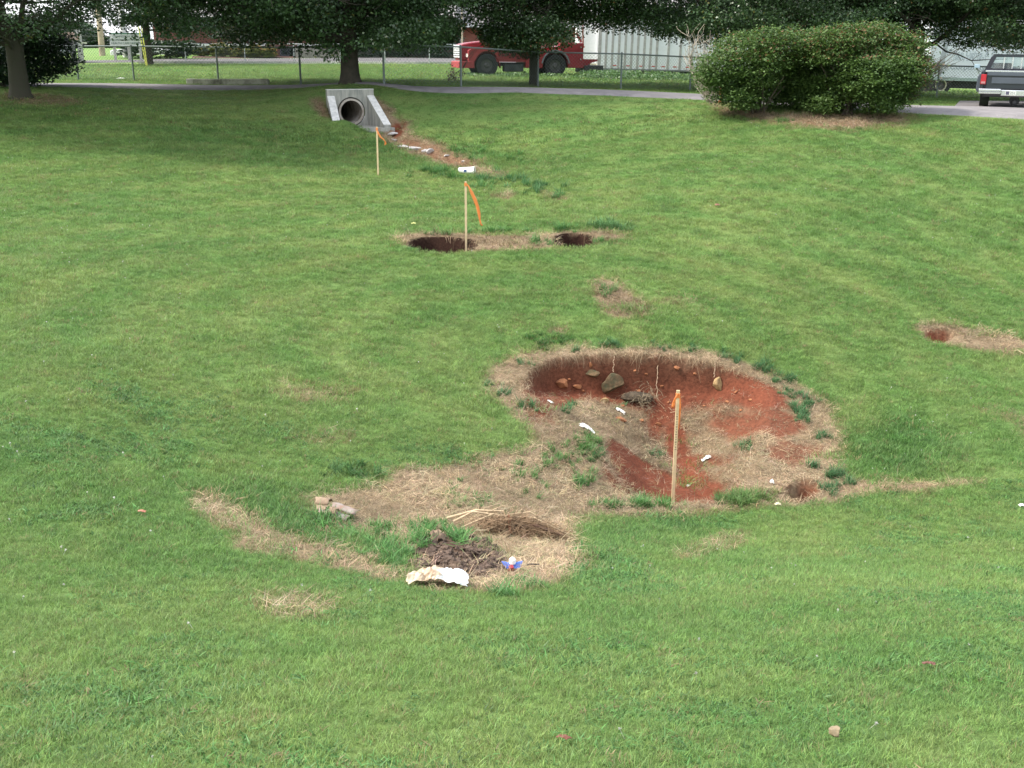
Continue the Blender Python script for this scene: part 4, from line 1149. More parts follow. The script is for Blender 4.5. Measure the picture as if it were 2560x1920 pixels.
tree("pear_tree", "smaller tree with a slim forked trunk standing in front of the red truck", L3, 8.5, 4.1, .165, 1.35,
     edge_fn(L3, L3[1] - 1.0, [(985, -10), (1015, 45), (1045, 92), (1075, 106), (1105, 114), (1130, 116), (1150, 118), (1165, 116), (1180, 98), (1210, 104), (1240, 84), (1270, 62), (1300, 58), (1350, 40)]),
     m_leaf2, m_bark2, nlow=95000, nhigh=5000, seed=33, dy=1.2, flare=1.18, lsz=.085, cden=.75, low_limbs=(((0, 0, 1.2), (-1.0, 0, 2.6), .08, .03), ((0, 0, 1.25), (.7, 0, 2.9), .08, .035), ((0, 0, 1.0), (-1.9, -.2, 1.9), .035, .012)))
L4 = np.array(cast(1640, 205)); L4[1] += .5; L4[2] = float(gnd(L4[0], L4[1]))
tree("maple_tree", "dark maple with its crown hanging over the white ribbed trailer", L4, 11, 7.4, .26, 1.7,
     edge_fn(L4, L4[1] - 1.0, [(1240, 0), (1290, 52), (1330, 62), (1400, 66), (1440, 64), (1480, 90), (1500, 98), (1520, 106), (1560, 100), (1700, 100), (1900, 90), (2050, 40)]),
     m_leaf, m_bark, nlow=135000, seed=44, dy=2.6, lsz=.09, cden=1.2)
L5 = np.array(cast(1990, 214)); L5[1] += 1; L5[2] = float(gnd(L5[0], L5[1]))
tree("maple_tree", "maple behind the big shrub with leaf tips over the pale box trailer", L5, 11, 6.2, .25, 1.8,
     edge_fn(L5, L5[1] - 1.0, [(1640, 0), (1700, 40), (1800, 70), (1900, 82), (1980, 86), (2010, 78), (2060, 72), (2110, 66), (2180, 50), (2300, 10)]), m_leaf, m_bark, nlow=95000, seed=55, dy=2.2, lsz=.09)
L6 = np.array(cast(2420, 226)); L6[1] += 1.2; L6[2] = float(gnd(L6[0], L6[1]))
tree("maple_tree", "tree at the right edge of the photo leaning its crown over the parked pickup", L6, 10, 6.4, .24, 1.8,
     edge_fn(L6, L6[1] - 1.5, [(2030, 20), (2070, 82), (2085, 104), (2110, 112), (2180, 112), (2300, 110), (2500, 100), (2800, 90)]), m_leaf2, m_bark, nlow=80000, seed=66, lsz=.085, dx=-.8)
L7 = np.array(cast(316, 119)); L7[1] = 74.0; L7[2] = float(gnd(L7[0], L7[1]))
L7[0] = P(321, 119, 74)[0]
tree("far_tree", "dark tree with a straight trunk right of the grey sign, beyond the far lawn", L7, 12, 4.6, .22, 3.0,
     edge_fn(L7, 73, [(190, -20), (215, 20), (232, 50), (262, 76), (280, 66), (300, 58), (340, 64), (380, 85), (420, 80)]), m_leafd, m_bark, nlow=26000, nhigh=4000, zvis=6, seed=77, lsz=.17, cden=1.2, bscale=1.4)

def shrub(name, label, loc, rx, ry, H, mat, nleaf, lsz, seed, stems=9, shape=None, group=None, z0=.15, gaps=.2, stemmat=None, cat="shrub", redtip=0.0, stem_r=.03, lumps=None):
    global rng
    keep = rng; rng = np.random.default_rng(seed)
    root = empty(name, tuple(loc)); tag(root, label, cat, group)
    sm = MB()
    for i in range(stems):
        a = rng.uniform(0, 2 * pi); r_ = rng.uniform(.3, .95)
        limb((rng.normal(0, rx * .08), rng.normal(0, ry * .08), -.1), (cos(a) * rx * r_ * .85, sin(a) * ry * r_ * .85, H * rng.uniform(.5, .9)), stem_r, stem_r * .3, sm, .08, n=5, seg=6)
    sm.build("stems", stemmat or m_twig, root)
    ncl = nleaf // 22
    c = rng.uniform(-1, 1, (ncl * 6, 3))
    rr = np.sqrt(c[:, 0] ** 2 + c[:, 1] ** 2 + c[:, 2] ** 2 * .9)
    lob = 1 + .62 * fbm(c[:, 0] * 2.2 + seed, c[:, 2] * 1.5 + c[:, 1], .55, seed, 3)
    ok = (rr < lob) & (rr > .35 * lob)
    c = c[ok]; pr = np.abs(rr[ok]) ; c = c[rng.random(len(c)) < .35 + .65 * pr ** 2][:ncl]
    c = c * np.array([rx, ry, H / 2]); c[:, 2] += H / 2 + z0
    h_ = fbm(c[:, 0] + c[:, 1] * .3, c[:, 2], .8, seed + 4, 3); c = c[(h_ > -gaps)]
    if lumps is not None:
        L_ = np.array(lumps); wgt = L_[:, 3] ** 2; kk = rng.choice(len(L_), ncl, p=wgt / wgt.sum()); d_ = rng.normal(0, 1, (ncl, 3)); d_ /= np.linalg.norm(d_, axis=1)[:, None]
        rr_2 = rng.uniform(.45, 1.0, ncl) ** .7 * np.where(rng.random(ncl) < .06, 1.22, 1.0) * (1 + .5 * fbm(d_[:, 0] * 2 + kk * 3.1, d_[:, 2] * 2 + d_[:, 1], .8, seed, 3))
        c = L_[kk, :3] + d_ * (L_[kk, 3] * rr_2)[:, None] * np.array([1, 1.1, .92])
    c = c[c[:, 2] > .08]
    nper = 22; cc = np.repeat(c, nper, 0); N = len(cc)
    off = rng.normal(0, 1, (N, 3)) * np.array([.20, .20, .045]) * (H / 2.4)
    lp = cc + off
    rnd = np.clip(np.repeat(rng.random(len(c)), nper) * .62 + rng.random(N) * .33, 0, .93)
    if redtip:
        tp = (lp[:, 2] > H * .72) | (lp[:, 0] > rx * .75)
        rnd = np.where(tp & (rng.random(N) < redtip), 1.0, rnd)
    leaves("foliage", lp, rng.uniform(.5, 1.55, N) * lsz, root, mat, rnd, .9)
    rng = keep
    return root
def lump_list(o, px):
    out = []
    for i, (u, v, r) in enumerate(px):
        yo = (-.35, .35, 0.0, -.6, .55)[i % 5]; p = P(u, v, o[1] + yo); out.append((p[0] - o[0], yo, p[2] - o[2], r * .463 * o[1] / FPX))
    return out
bs1 = np.array(cast(1655, 262)); bs1[1] += 1.15; bs1[2] = float(gnd(bs1[0], bs1[1]))
shrub("burning_bush", "left half of the big rounded shrub mass on bare brown soil beside the drive", bs1, 2.0, 1.2, 1.9, m_leafb, 60000, .060, 5, 9, z0=.22, redtip=.08,
      lumps=lump_list(bs1, [(1556, 142, 44), (1592, 112, 44), (1618, 190, 46), (1650, 98, 44), (1672, 170, 56), (1706, 98, 42), (1728, 200, 42), (1566, 190, 40), (1640, 140, 50), (1722, 140, 40), (1752, 112, 40), (1758, 165, 42), (1750, 215, 34), (1530, 165, 26), (1745, 140, 44), (1770, 190, 40), (1735, 175, 42), (1765, 90, 34), (1600, 215, 30), (1690, 222, 28)]))
bs2 = np.array(cast(1850, 265)); bs2[1] += 1.15; bs2[2] = float(gnd(bs2[0], bs2[1]))
shrub("burning_bush", "right half of the big rounded shrub mass, reddish leaf tips towards the pickup", bs2, 2.1, 1.2, 2.0, m_leafb, 64000, .060, 6, 10, z0=.2, redtip=.14,
      lumps=lump_list(bs2, [(1790, 98, 42), (1800, 190, 44), (1842, 90, 42), (1868, 165, 54), (1900, 88, 44), (1930, 160, 50), (1952, 112, 44), (1968, 150, 38), (1900, 215, 36), (1826, 222, 34), (1780, 225, 24), (1870, 120, 46), (1945, 205, 28)]))
# bare, dead shrub leaning at the left end
db = np.array(cast(1540, 222)); o = empty("dead_shrub", tuple(db)); tag(o, "leafless pale grey dead shrub at the left end of the big green shrub", "shrub")
mb = MB(); rk = rng; rng = np.random.default_rng(8)
for i in range(26):
    a = rng.uniform(0, 2 * pi); e_ = np.array([rng.normal(-.45, .3), rng.normal(0, .25), rng.uniform(.9, 2.1)]); pts = limb((rng.normal(0, .06), rng.normal(0, .06), -.05), e_, .017, .006, mb, .08, n=4, seg=5)
    for k in range(4):
        q = pts[rng.integers(2, 6)]; limb(q, q + np.array([rng.normal(0, .18), rng.normal(0, .15), rng.uniform(.1, .4)]), .007, .003, mb, .1, n=3, seg=3)
mb.build("bare_stems", simple("dead_wood", (0.40, 0.34, 0.27), .95, noise=.3), o)
MB().tube([(.18, -.1, -.05), (.2, -.1, .3), (.16, -.1, .42)], [.045, .05, .02], 7).build("broken_stump", simple("split_wood", (0.42, 0.17, 0.07), .9, noise=.3), o)
# twiggy right flank
bt = bs2 + np.array([1.2, -.1, 0]); o = empty("bare_twigs", tuple(bt)); tag(o, "fan of thin bare twigs leaning right out of the big shrub", "twigs")
mb = MB()
for i in range(46):
    e_ = np.array([rng.uniform(.7, 1.75), rng.normal(0, .3), rng.uniform(.9, 1.75)]); limb((rng.normal(0, .1), 0, .35), e_, .012, .004, mb, .06, n=4, seg=4)
mb.build("stems", m_twig, o)
rng = rk
ls = np.array(cast(-25, 194)); ls[1] += 1.6; ls[2] = float(gnd(ls[0], ls[1]))
shrub("dark_shrub", "dense dark shrub directly behind the nearest left maple trunk", ls, 2.0, 1.3, 2.0, m_leafd, 26000, .085, 7, 8, z0=.05, gaps=.5)
for i, (u, v, Y, rx, H, mt) in enumerate(((176, 112, 300, 6.0, 7.0, 'd'), (235, 106, 300, 12, 3.0, 'd'), (128, 112, 290, 4, 6.0, 'd'), (60, 114, 280, 16, 8.5, 'd'))):
    q = P(u, v, Y); 
    shrub("distant_tree", ("rounded blue green tree left of the wooden pole", "low far tree line behind the grey sign", "tall far tree behind the thin pale pole", "far dark trees at the left edge behind the shrub")[i], q, rx, rx * .6, H, m_leafd, 14000, .5, 20 + i, 3, z0=.3, gaps=.8, cat="tree", stem_r=.15)
# hedge below the sign, planting before the low wing
q = P(395, 112, 84); hed = shrub("clipped_hedge", "dark green hedge running right from the grey sign", (P(350, 112, 83)[0], 83, gnd(P(350, 112, 83)[0], 83)), 3.4, .9, 1.25, m_leafd, 9000, .13, 31, 6, z0=0, gaps=.8, cat="hedge")
m_ylw = leaf_mat("yellow_shrub_leaf", (0.09, 0.13, 0.03), (0.24, 0.26, 0.06), (0.42, 0.22, 0.06))
for i, (u, rx, H, lab) in enumerate(((436, .6, .72, "plain green one, leftmost"), (475, .75, 1.0, "tallest, orange topped one"), (513, .75, .78, "yellow one between two taller ones"), (550, .7, .95, "yellow orange one left of the grey low wall"), (582, .5, .8, "rightmost, narrow yellow one"))):
    X = P(u, 117, 87)[0]
    shrub("spirea_bush", "low round bush before the brick wing: " + lab, (X, 87, float(gnd(X, 87))), rx, .8, H, m_ylw, 5000, .12, 40 + i, 4, group="low bushes in the planting bed", z0=0, gaps=.9, redtip=.3)
for i, (u, rx, H, lab) in enumerate(((785, 2.2, 2.1, "behind the maple trunk"), (880, 2.6, 2.5, "right of the maple trunk"), (945, 2.0, 3.0, "tallest, against the brick corner"))):
    X = P(u, 117, 88)[0]
    shrub("evergreen_shrub", "dark evergreen shrub by the buildings, " + lab, (X, 88, float(gnd(X, 88))), rx, 1.0, H, m_leafd, 8000, .15, 50 + i, 4, group="evergreen shrubs by the buildings", z0=0, gaps=.8)
MBw = MB().box(P(640, 117, 88)[0], P(820, 117, 88)[0], 87.6, 88.0, float(gnd(-15, 88)) - .3, float(gnd(-15, 88)) + .75)
tag(MBw.build("low_stone_wall", simple("grey_stone", (0.22, 0.20, 0.19), .9, noise=.4, scale=2)), "low grey stone wall in front of the brick wing", "wall")
# ------------------------------------------------------------------ vehicles
m_tyre = simple("tyre_rubber", (0.028, 0.028, 0.030), .85, noise=.3, scale=6)
m_rimd = simple("dark_rim", (0.09, 0.085, 0.085), .6, noise=.4, scale=8)
m_blk = simple("black_steel", (0.035, 0.035, 0.038), .6, noise=.4, scale=5)
m_chr = simple("chrome", (0.72, 0.73, 0.74), .22, metal=.9)
m_red = simple("faded_red_paint", (0.27, 0.018, 0.032), .42, noise=.22, scale=2.0, coat=.25)
m_red2 = simple("sun_bleached_red", (0.36, 0.045, 0.050), .55, noise=.2, scale=3)
def wheel(parent, x, y, z, r, w, rim=m_rimd, tyre=m_tyre, side=-1, rimr=.55, name="wheel"):
    wt = MB().ring((x, y, z), (0, 1, 0), r * rimr, r, w, 32).build(name, tyre, parent, bevel=.02)
    k = MB(); yy = y + side * w * .28
    k.cyl((x, y + w * .3, z), (x, yy, z), r * rimr * 1.001, n=24)
    k.cyl((x, yy, z), (x, yy + side * w * .2, z), r * .24, r * .16, n=14)
    k.build("rim", rim, wt)
    return wt

# red service truck, nose to the left -------------------------------------------------
TY = 55.0
sc = .4 * TY / FPX                      # metres per photo pixel at the truck
tx0 = P(988, 150, TY)[0]
gl = float(gnd(tx0 + 1.2, TY)); 
tk = empty("service_truck", (tx0 + .15, TY - .3, gl + .02), R(13), 0, R(0.6))
tag(tk, "old red utility body truck parked in weeds behind the fence, nose to the left", "truck")
z0 = 0.0; k_ = .00579
def X(zx): return (zx - 145) * k_
def Zz(zy): return (663 - zy) * k_
Wt = 2.15
# frame rails
MB().box(X(240), X(1290), .55, Wt - .55, .45, .62).build("chassis", m_blk, tk)
# hood and cowl (side profile), rounded across
hood = [(X(158), Zz(540)), (X(158), Zz(428)), (X(168), Zz(412)), (X(230), Zz(398)), (X(330), Zz(386)), (X(440), Zz(378)), (X(452), Zz(380)), (X(452), Zz(540))]
MB().prism(hood, .30, Wt - .30).build("hood", m_red, tk, bevel=.06)
# front fenders with wheel arch (profile outline with arch cut)
def arch_panel(xa, xb, zb, zt, cx_, cz_, r, y0, y1, chamf=.1):
    pts = [(xa, zb + .10), (xa, zt - chamf), (xa + chamf * 1.4, zt), (xb, zt), (xb, zb)]
    a0 = math.asin(max(-1, min(1, (zb - cz_) / r)))
    arc = [(cx_ + r * cos(t), cz_ + r * sin(t)) for t in np.linspace(a0, pi - a0, 16)]
    pts += arc
    return pts
fw = X(372); rw = X(960)
for y0, y1 in ((0, .42), (Wt - .42, Wt)):
    mb = MB(); pts = [(X(215), Zz(560)), (X(214), Zz(462)), (X(238), Zz(446)), (X(420), Zz(446)), (X(455), Zz(462)), (X(490), Zz(600))] + [(fw + .60 * cos(t), .53 + .62 * sin(t)) for t in np.linspace(.12, pi - .25, 14)]
    mb.prism(pts, y0, y1); mb.build("front_fender", m_red2 if y0 == 0 else m_red, tk, bevel=.03)
# grille
g_ = MB().box(X(152), X(158), .28, Wt - .28, Zz(520), Zz(416)).build("grille", m_blk, tk)
mb = MB()
for i in range(6):
    if i == 3: pass
    zc = Zz(512) + i * (Zz(424) - Zz(512)) / 5.0
    mb.box(X(146), X(152), .30, Wt - .30, zc - .032, zc + .032)
mb.build("grille_bar", simple("white_bars", (0.75, 0.75, 0.76), .5), g_)
for y in (.16, Wt - .16):
    MB().cyl((X(214), y + .02, Zz(500)), (X(206), y, Zz(500)), .085, n=16).build("headlight", simple("lamp_glass", (0.8, 0.78, 0.72), .2), tk)
MB().prism([(X(135), Zz(600)), (X(135), Zz(552)), (X(150), Zz(546)), (X(262), Zz(546)), (X(266), Zz(600))], -.02, .20).prism([(X(135), Zz(600)), (X(135), Zz(552)), (X(150), Zz(546)), (X(175), Zz(546)), (X(175), Zz(600))], .2, Wt + .02).build("front_bumper", m_red2, tk, bevel=.015)
# cab: side profile with raked screen and roof
cab = [(X(450), Zz(540)), (X(450), Zz(404)), (X(470), Zz(398)), (X(700), Zz(398)), (X(700), Zz(545))]
MB().prism(cab, .06, Wt - .06).build("cab_lower", m_red, tk, bevel=.04)
for y0, y1 in ((.12, .17), (Wt - .17, Wt - .12)):
    MB().prism([(X(468), Zz(400)), (X(515), Zz(305)), (X(700), Zz(300)), (X(700), Zz(400)), (X(672), Zz(400)), (X(672), Zz(322)), (X(532), Zz(322)), (X(500), Zz(400))], y0, y1).build("cab_pillars", m_red, tk)
    MB().prism([(X(502), Zz(399)), (X(534), Zz(324)), (X(670), Zz(324)), (X(670), Zz(399))], y0 + .015, y1 - .015).build("side_window", m_glass, tk)
MB().prism([(X(505), Zz(306)), (X(530), Zz(290)), (X(690), Zz(290)), (X(704), Zz(306))], .10, Wt - .10).build("cab_roof", m_red, tk, bevel=.03)
MB().add([(X(468), .2, Zz(400)), (X(468), Wt - .2, Zz(400)), (X(515), Wt - .24, Zz(310)), (X(515), .24, Zz(310))], [(0, 3, 2, 1)]).build("windscreen", m_glass, tk)
d_ = MB().box(X(505), X(688), .035, .058, Zz(538), Zz(408)).build("door", m_red, tk, bevel=.01)
MB().box(X(660), X(680), .015, .034, Zz(440), Zz(432)).build("handle", m_chr, d_)
MB().box(X(430), X(462), .280, .298, Zz(432), Zz(424)).build("nameplate", m_chr, tk)
MB().prism([(X(450), Zz(548)), (X(450), Zz(536)), (X(700), Zz(536)), (X(700), Zz(548))], .04, .3).build("running_board", m_red, tk)
MB().prism([(X(522), Zz(628)), (X(522), Zz(562)), (X(690), Zz(562)), (X(690), Zz(628))], .12, .6).build("fuel_tank", simple("sooty_tank", (0.06, 0.065, 0.075), .55, noise=.7, scale=3), tk, bevel=.05)
# service body
pts = [(X(702), Zz(596)), (X(702), Zz(452)), (X(1000), Zz(452)), (X(1000), Zz(392)), (X(1200), Zz(392)), (X(1200), Zz(594)), (rw + .64 * cos(.1), Zz(594))] + [(rw + .64 * cos(t), .53 + .64 * sin(t)) for t in np.linspace(.18, pi - .18, 16)] + [(rw - .66, Zz(596))]
MB().prism(pts, 0, .55).build("service_body", m_red, tk, bevel=.012)
MB().prism([(X(702), Zz(560)), (X(702), Zz(452)), (X(1200), Zz(400)), (X(1200), Zz(560))], .55, Wt).build("body_bed", m_red, tk)
MB().prism([(rw + r_ * cos(t), .53 + r_ * sin(t)) for r_, ts in ((.72, np.linspace(.12, pi - .12, 18)), (.65, np.linspace(pi - .12, .12, 18))) for t in ts], -.035, -.002).build("arch_trim", simple("grey_rubber", (0.17, 0.18, 0.2), .6), tk)
for xa, xb, za, zb_ in ((712, 775, 590, 460), (1070, 1192, 585, 462), (1010, 1192, 455, 398)):
    dd_ = MB().box(X(xa), X(xb), -.014, -.001, Zz(za), Zz(zb_)).build("compartment_door", m_red, tk, bevel=.006)
    MB().box(X(xb) - .12, X(xb) - .06, -.03, -.0145, (Zz(za) + Zz(zb_)) / 2 - .03, (Zz(za) + Zz(zb_)) / 2 + .03).build("latch", m_chr, dd_)
MB().prism([(X(1201), Zz(592)), (X(1201), Zz(522)), (X(1328), Zz(522)), (X(1328), Zz(538)), (X(1285), Zz(548))], .05, .45).build("tail_step", m_red, tk)
MB().box(X(1212), X(1382), .02, 1.6, Zz(630), Zz(572)).build("rear_bumper", m_blk, tk, bevel=.015)
for x_ in (X(1040), X(1100)): MB().box(x_, x_ + .22, .3, .6, Zz(390), Zz(345)).build("machinery", simple("greasy_metal", (0.2, 0.19, 0.16), .6, noise=.6, scale=9), tk)
MB().tube([(X(1195), .3, Zz(385)), (X(1150), .3, Zz(312))], .05, 8).build("boom_strut", m_red2, tk)
MB().tube([(X(880), .7, Zz(400)), (X(900), .7, Zz(230)), (X(1226), .7, Zz(190))], .06, 8).build("boom", m_red, tk)
MB().tube([(X(1226), .7, Zz(190)), (X(1226), .7, Zz(300)), (X(1232), .7, Zz(415)), (X(1240), .7, Zz(428))], [.02, .035, .04, .07], 8).build("hanging_hook", simple("rust_red", (0.30, 0.09, 0.06), .8), tk)
for x_, z_, r_ in ((fw, .50, .53), (rw, .50, .53)):
    wheel(tk, x_, .18, z_, r_, .28); wheel(tk, x_, Wt - .18, z_, r_, .28, side=1)

# white ribbed trailer behind the truck -----------------------------------------------
m_wpan = simple("white_trailer_panel", (0.88, 0.90, 0.92), .45, noise=.10, scale=.8)
m_rib = simple("trailer_rib", (0.42, 0.41, 0.39), .6, noise=.25)
QY = 60.0
ks = .4 * QY / FPX
q0 = P(1290, 149, QY)
Tz = float(gnd(q0[0] + 1, QY)); bz = q0[2] - Tz
tr1 = empty("ribbed_trailer", (q0[0], QY, Tz), R(2.0), 0, R(1.35))
tag(tr1, "big white trailer with grey vertical ribs and red reflectors behind the red truck", "trailer")
LT = 11.5
MB().box(0, LT, 0, 2.5, bz, bz + 2.9).build("box", m_wpan, tr1, bevel=.02)
MB().prism([(-.02, bz + .02), (-.02, bz + 2.88), (-1.02, bz + 2.78), (-1.02, bz + .12)], .35, 2.4).build("nose_panel", simple("bright_white_panel", (0.86, 0.86, 0.86), .4, noise=.06), tr1)
MB().box(-1.04, -.0, .33, .349, bz + .0, bz + .26).build("dirty_sill", simple("stained_sill", (0.55, 0.50, 0.36), .8, noise=.5, scale=5), tr1)
MB().box(-.02, .16, -.02, -.001, bz, bz + 2.9).build("corner_post", m_rib, tr1)
def tp(zx): return (zx - 1360) * .2893 * ks
ribs = [1425, 1478, 1532, 1585, 1638, 1690, 1743, 1795, 1848, 1945, 2045, 2145] + [2145 + 98 * i for i in range(1, 14)]
for i, zx in enumerate(ribs):
    if tp(zx) > LT - .2: break
    x_ = tp(zx); MB().box(x_ - .06, x_ + .06, -.035, -.001, bz + .06, bz + 2.86).build("rib", m_rib, tr1)
rx = [1500, 1610, 1718, 1822, 1905, 2003, 2110, 2210, 2310, 2410]
for zx in rx:
    x_ = tp(zx) + .02; MB().box(x_ - .09, x_ + .09, -.012, -.002, bz + .17, bz + .22).build("reflector", simple("red_reflector", (0.55, 0.03, 0.02), .4), tr1)
MB().box(0, LT, -.03, -.0015, bz - .03, bz + .05).build("bottom_rail", simple("dark_rail", (0.2, 0.22, 0.21), .6), tr1)
MB().prism([(tp(1385), bz - .04), (tp(1385), bz - .40), (tp(1660), bz - .40), (tp(1700), bz - .30), (tp(1680), bz - .04)], -.01, .06).build("side_skirt", simple("pale_green_skirt", (0.46, 0.52, 0.46), .6, noise=.3), tr1)
MB().prism([(tp(1690), bz - .05), (tp(2035), bz - .05), (tp(1905), bz - .82), (tp(1868), bz - .84), (tp(1850), bz - .70), (tp(1790), bz - .55)], .15, .9).build("sand_hopper", simple("hopper_brown", (0.10, 0.075, 0.075), .8, noise=.3), tr1, bevel=.02)
MB().box(tp(1880) - .08, tp(1880) + .08, .2, .36, -.1, bz - .8).build("landing_leg", m_blk, tr1)
MB().box(0.2, LT - .3, .6, 1.9, bz - .22, bz - .05).build("chassis", m_blk, tr1)
for x_ in (LT - 1.2, LT - 2.4): wheel(tr1, x_, .25, .48, .48, .3); wheel(tr1, x_, 2.25, .48, .48, .3, side=1)

# pale box trailer on the right ---------------------------------------------------------
m_box = simple("pale_box_panel", (0.76, 0.81, 0.86), .5, noise=.08, scale=.6)
BY = 57.0
kb_ = .4 * BY / FPX
def zo(x, y): return P((2240 + x * .1447) * .86406, (60 + y * .1447) * .86406, BY)      # from the enlarged crop to a point at that distance
c0 = zo(520, 938); gb = float(gnd(zo(800, 1225)[0], BY)); gb = zo(830, 1228)[2]
tr2 = empty("box_trailer", (c0[0], BY, gb), R(1), 0, R(1.6))
tag(tr2, "pale blue white box trailer with faded lettering behind the parked pickup", "trailer")
bz2 = c0[2] - gb; L2_ = 9.0
MB().box(0.0, L2_, 0, 2.4, bz2, bz2 + 2.75).build("box", m_box, tr2, bevel=.03)
def lx(x): return zo(x, 900)[0] - c0[0]
def lz(x, y): return zo(x, y)[2] - gb + .028 * lx(x)
MB().prism([(lx(655), bz2 + .1), (lx(770), bz2 + .1), (lx(835), bz2 + 2.0), (lx(835), bz2 + 2.7), (lx(740), bz2 + 2.7), (lx(740), bz2 + 1.5)], -.006, -.001).build("grey_band", simple("band_grey", (0.42, 0.46, 0.49), .6), tr2)
MB().box(0, L2_, -.02, -.0012, bz2 - .08, bz2 + .08).build("bottom_rail", simple("greenish_rail", (0.36, 0.45, 0.42), .6), tr2)
MB().box(.1, L2_, .3, 2.0, bz2 - .45, bz2 - .08).build("chassis", m_blk, tr2)
MB().tube([(lx(510), -.25, bz2 - .05), (lx(700), -.25, lz(700, 615))], .05, 6).build("diagonal_strut", m_blk, tr2)
m_fade = simple("faded_ink", (0.38, 0.44, 0.50), .7)
text("The Corporate", .42, m_fade, tr2, (lx(1080), -.004, lz(1080, 740)), ext=.001)
text("Office Lights & Co.", .36, m_fade, tr2, (lx(1290), -.004, lz(1290, 520)), ext=.001)
text("(800) 555-2871", .27, m_fade, tr2, (lx(1230), -.004, lz(1230, 605)), ext=.001)
m_crm = simple("cream_rim", (0.62, 0.58, 0.44), .6)
wx = lx(800)
for y_, sd in ((.22, -1), (2.2, 1)):
    w_ = wheel(tr2, wx, y_, .50, .50, .30, m_rimd, side=sd, rimr=.58)
    MB().ring((wx, y_ + sd * .10, .50), (0, 1, 0), .24, .285, .12, 28).build("rim_flange", m_crm, w_)
wheel(tr2, lx(560), .35, .46, .46, .28); wheel(tr2, lx(560), 2.1, .46, .46, .28, side=1)

# parked grey saloon glimpsed under the ribbed trailer ---------------------------------------
def car(name, label, loc, rz, paint, L=4.6, Wd_=1.8, Hc=1.42):
    o = empty(name, loc, rz); tag(o, label, "car")
    body = [(0, .28), (0, .72), (.12, .82), (L * .26, .90), (L * .36, Hc - .08), (L * .45, Hc), (L * .68, Hc - .02), (L * .82, .98), (L - .1, .92), (L, .75), (L, .3)]
    MB().prism(body, 0, Wd_).build("body", paint, o, bevel=.06)
    for y0 in (-.006, Wd_ + .001):
        MB().prism([(L * .30, .93), (L * .375, Hc - .12), (L * .50, Hc - .08), (L * .50, .93)], y0, y0 + .005).build("window", m_glass, o)
        MB().prism([(L * .52, .93), (L * .52, Hc - .08), (L * .66, Hc - .1), (L * .77, .97)], y0, y0 + .005).build("window", m_glass, o)
    for x_ in (L * .19, L * .8):
        for y_, sd in ((.06, -1), (Wd_ - .06, 1)): wheel(o, x_, y_, .32, .32, .2, simple("alloy", (0.4, 0.4, 0.42), .4, metal=.6), side=sd, rimr=.62)
    return o
cc_ = P(1455, 149, 82)
car("parked_car", "grey saloon car parked beyond the lawn, glimpsed below the ribbed trailer", (cc_[0], 82, cc_[2] - .15), R(-4), simple("grey_paint", (0.28, 0.30, 0.32), .35, coat=.5))
cc_ = P(-8, 131, 76)
car("parked_car", "pale grey car at the far left half hidden by the thin pole", (cc_[0], 76, cc_[2] + .1), R(2), simple("silver_paint", (0.42, 0.47, 0.55), .35, coat=.5), L=4.4, Hc=1.75)
cc_ = P(257, 117, 90)
car("parked_car", "white car roof showing under the grey sign", (cc_[0], 88, cc_[2] - .5), R(0), simple("white_car_paint", (0.8, 0.8, 0.8), .35, coat=.5), L=4.2, Hc=1.35)

# pickup, seen from behind ----------------------------------------------------------------
m_pk = simple("charcoal_paint", (0.018, 0.022, 0.032), .32, noise=.15, scale=2, coat=.5)
m_pkl = simple("grey_two_tone", (0.075, 0.088, 0.11), .35, noise=.12, scale=2, coat=.4)
m_pkd = simple("dark_trim", (0.025, 0.027, 0.035), .5)
PY = 32.6
kp_ = .4 * PY / FPX
def pz(x, y): return P((2240 + x * .1447) * .86406, (60 + y * .1447) * .86406, PY)
pc = pz(2030, 1455); gp = float(gnd(pc[0], PY)); lft = pz(1490, 1400)[0] - pc[0]
gp = pz(1500, 1462)[2]
pk = empty("pickup_truck", (pc[0], PY, gp), R(-23), 0, R(0.6))
tag(pk, "dark grey pickup truck parked by the drive, seen from behind", "pickup")
def ux_(x): return pz(x, 1000)[0] - pc[0]
def uz_(y): return pz(1700, y)[2] - gp
HWd = -ux_(1500)                       # half width
bt_, tt_ = uz_(1130), uz_(815)
# bed sides + tailgate (local y runs forward)
MB().box(-HWd, -HWd + .09, .0, 2.1, bt_ - .08, tt_).build("bed_side", m_pk, pk, bevel=.03)
MB().box(HWd - .09, HWd, .0, 2.1, bt_ - .08, tt_).build("bed_side", m_pk, pk, bevel=.03)
MB().box(-HWd + .09, HWd - .09, .1, 2.1, bt_ - .05, bt_ + .05).build("bed_floor", m_pkd, pk)
tg = MB().box(-HWd + .16, HWd - .16, -.005, .05, bt_, tt_ - .03).build("tailgate", m_pk, pk, bevel=.012)
MB().box(-HWd + .16, HWd - .16, -.03, -.006, uz_(900), uz_(830)).build("tailgate_band", m_pkl, tg, bevel=.008)
MB().box(-HWd + .30, HWd - .30, -.022, -.0055, uz_(1035), uz_(930)).build("tailgate_panel", m_pkl, tg, bevel=.008)
MB().box(-HWd + .10, HWd - .10, -.012, .06, tt_ - .035, tt_ + .012).build("chrome_rail", m_chr, tg, bevel=.006)
for s_ in (-1, 1):
    tl = MB().box(min(s_ * (HWd - .004), s_ * (HWd - .15)), max(s_ * (HWd - .004), s_ * (HWd - .15)), -.02, .04, uz_(1055), uz_(880)).build("tail_light", simple("red_lens", (0.42, 0.02, 0.03), .25), pk, bevel=.012)
    MB().box(min(s_ * (HWd - .02), s_ * (HWd - .13)), max(s_ * (HWd - .02), s_ * (HWd - .13)), -.026, -.0205, uz_(1040), uz_(1005)).build("reverse_lens", simple("pale_lens", (0.45, 0.2, 0.2), .3), tl)
bm = MB()
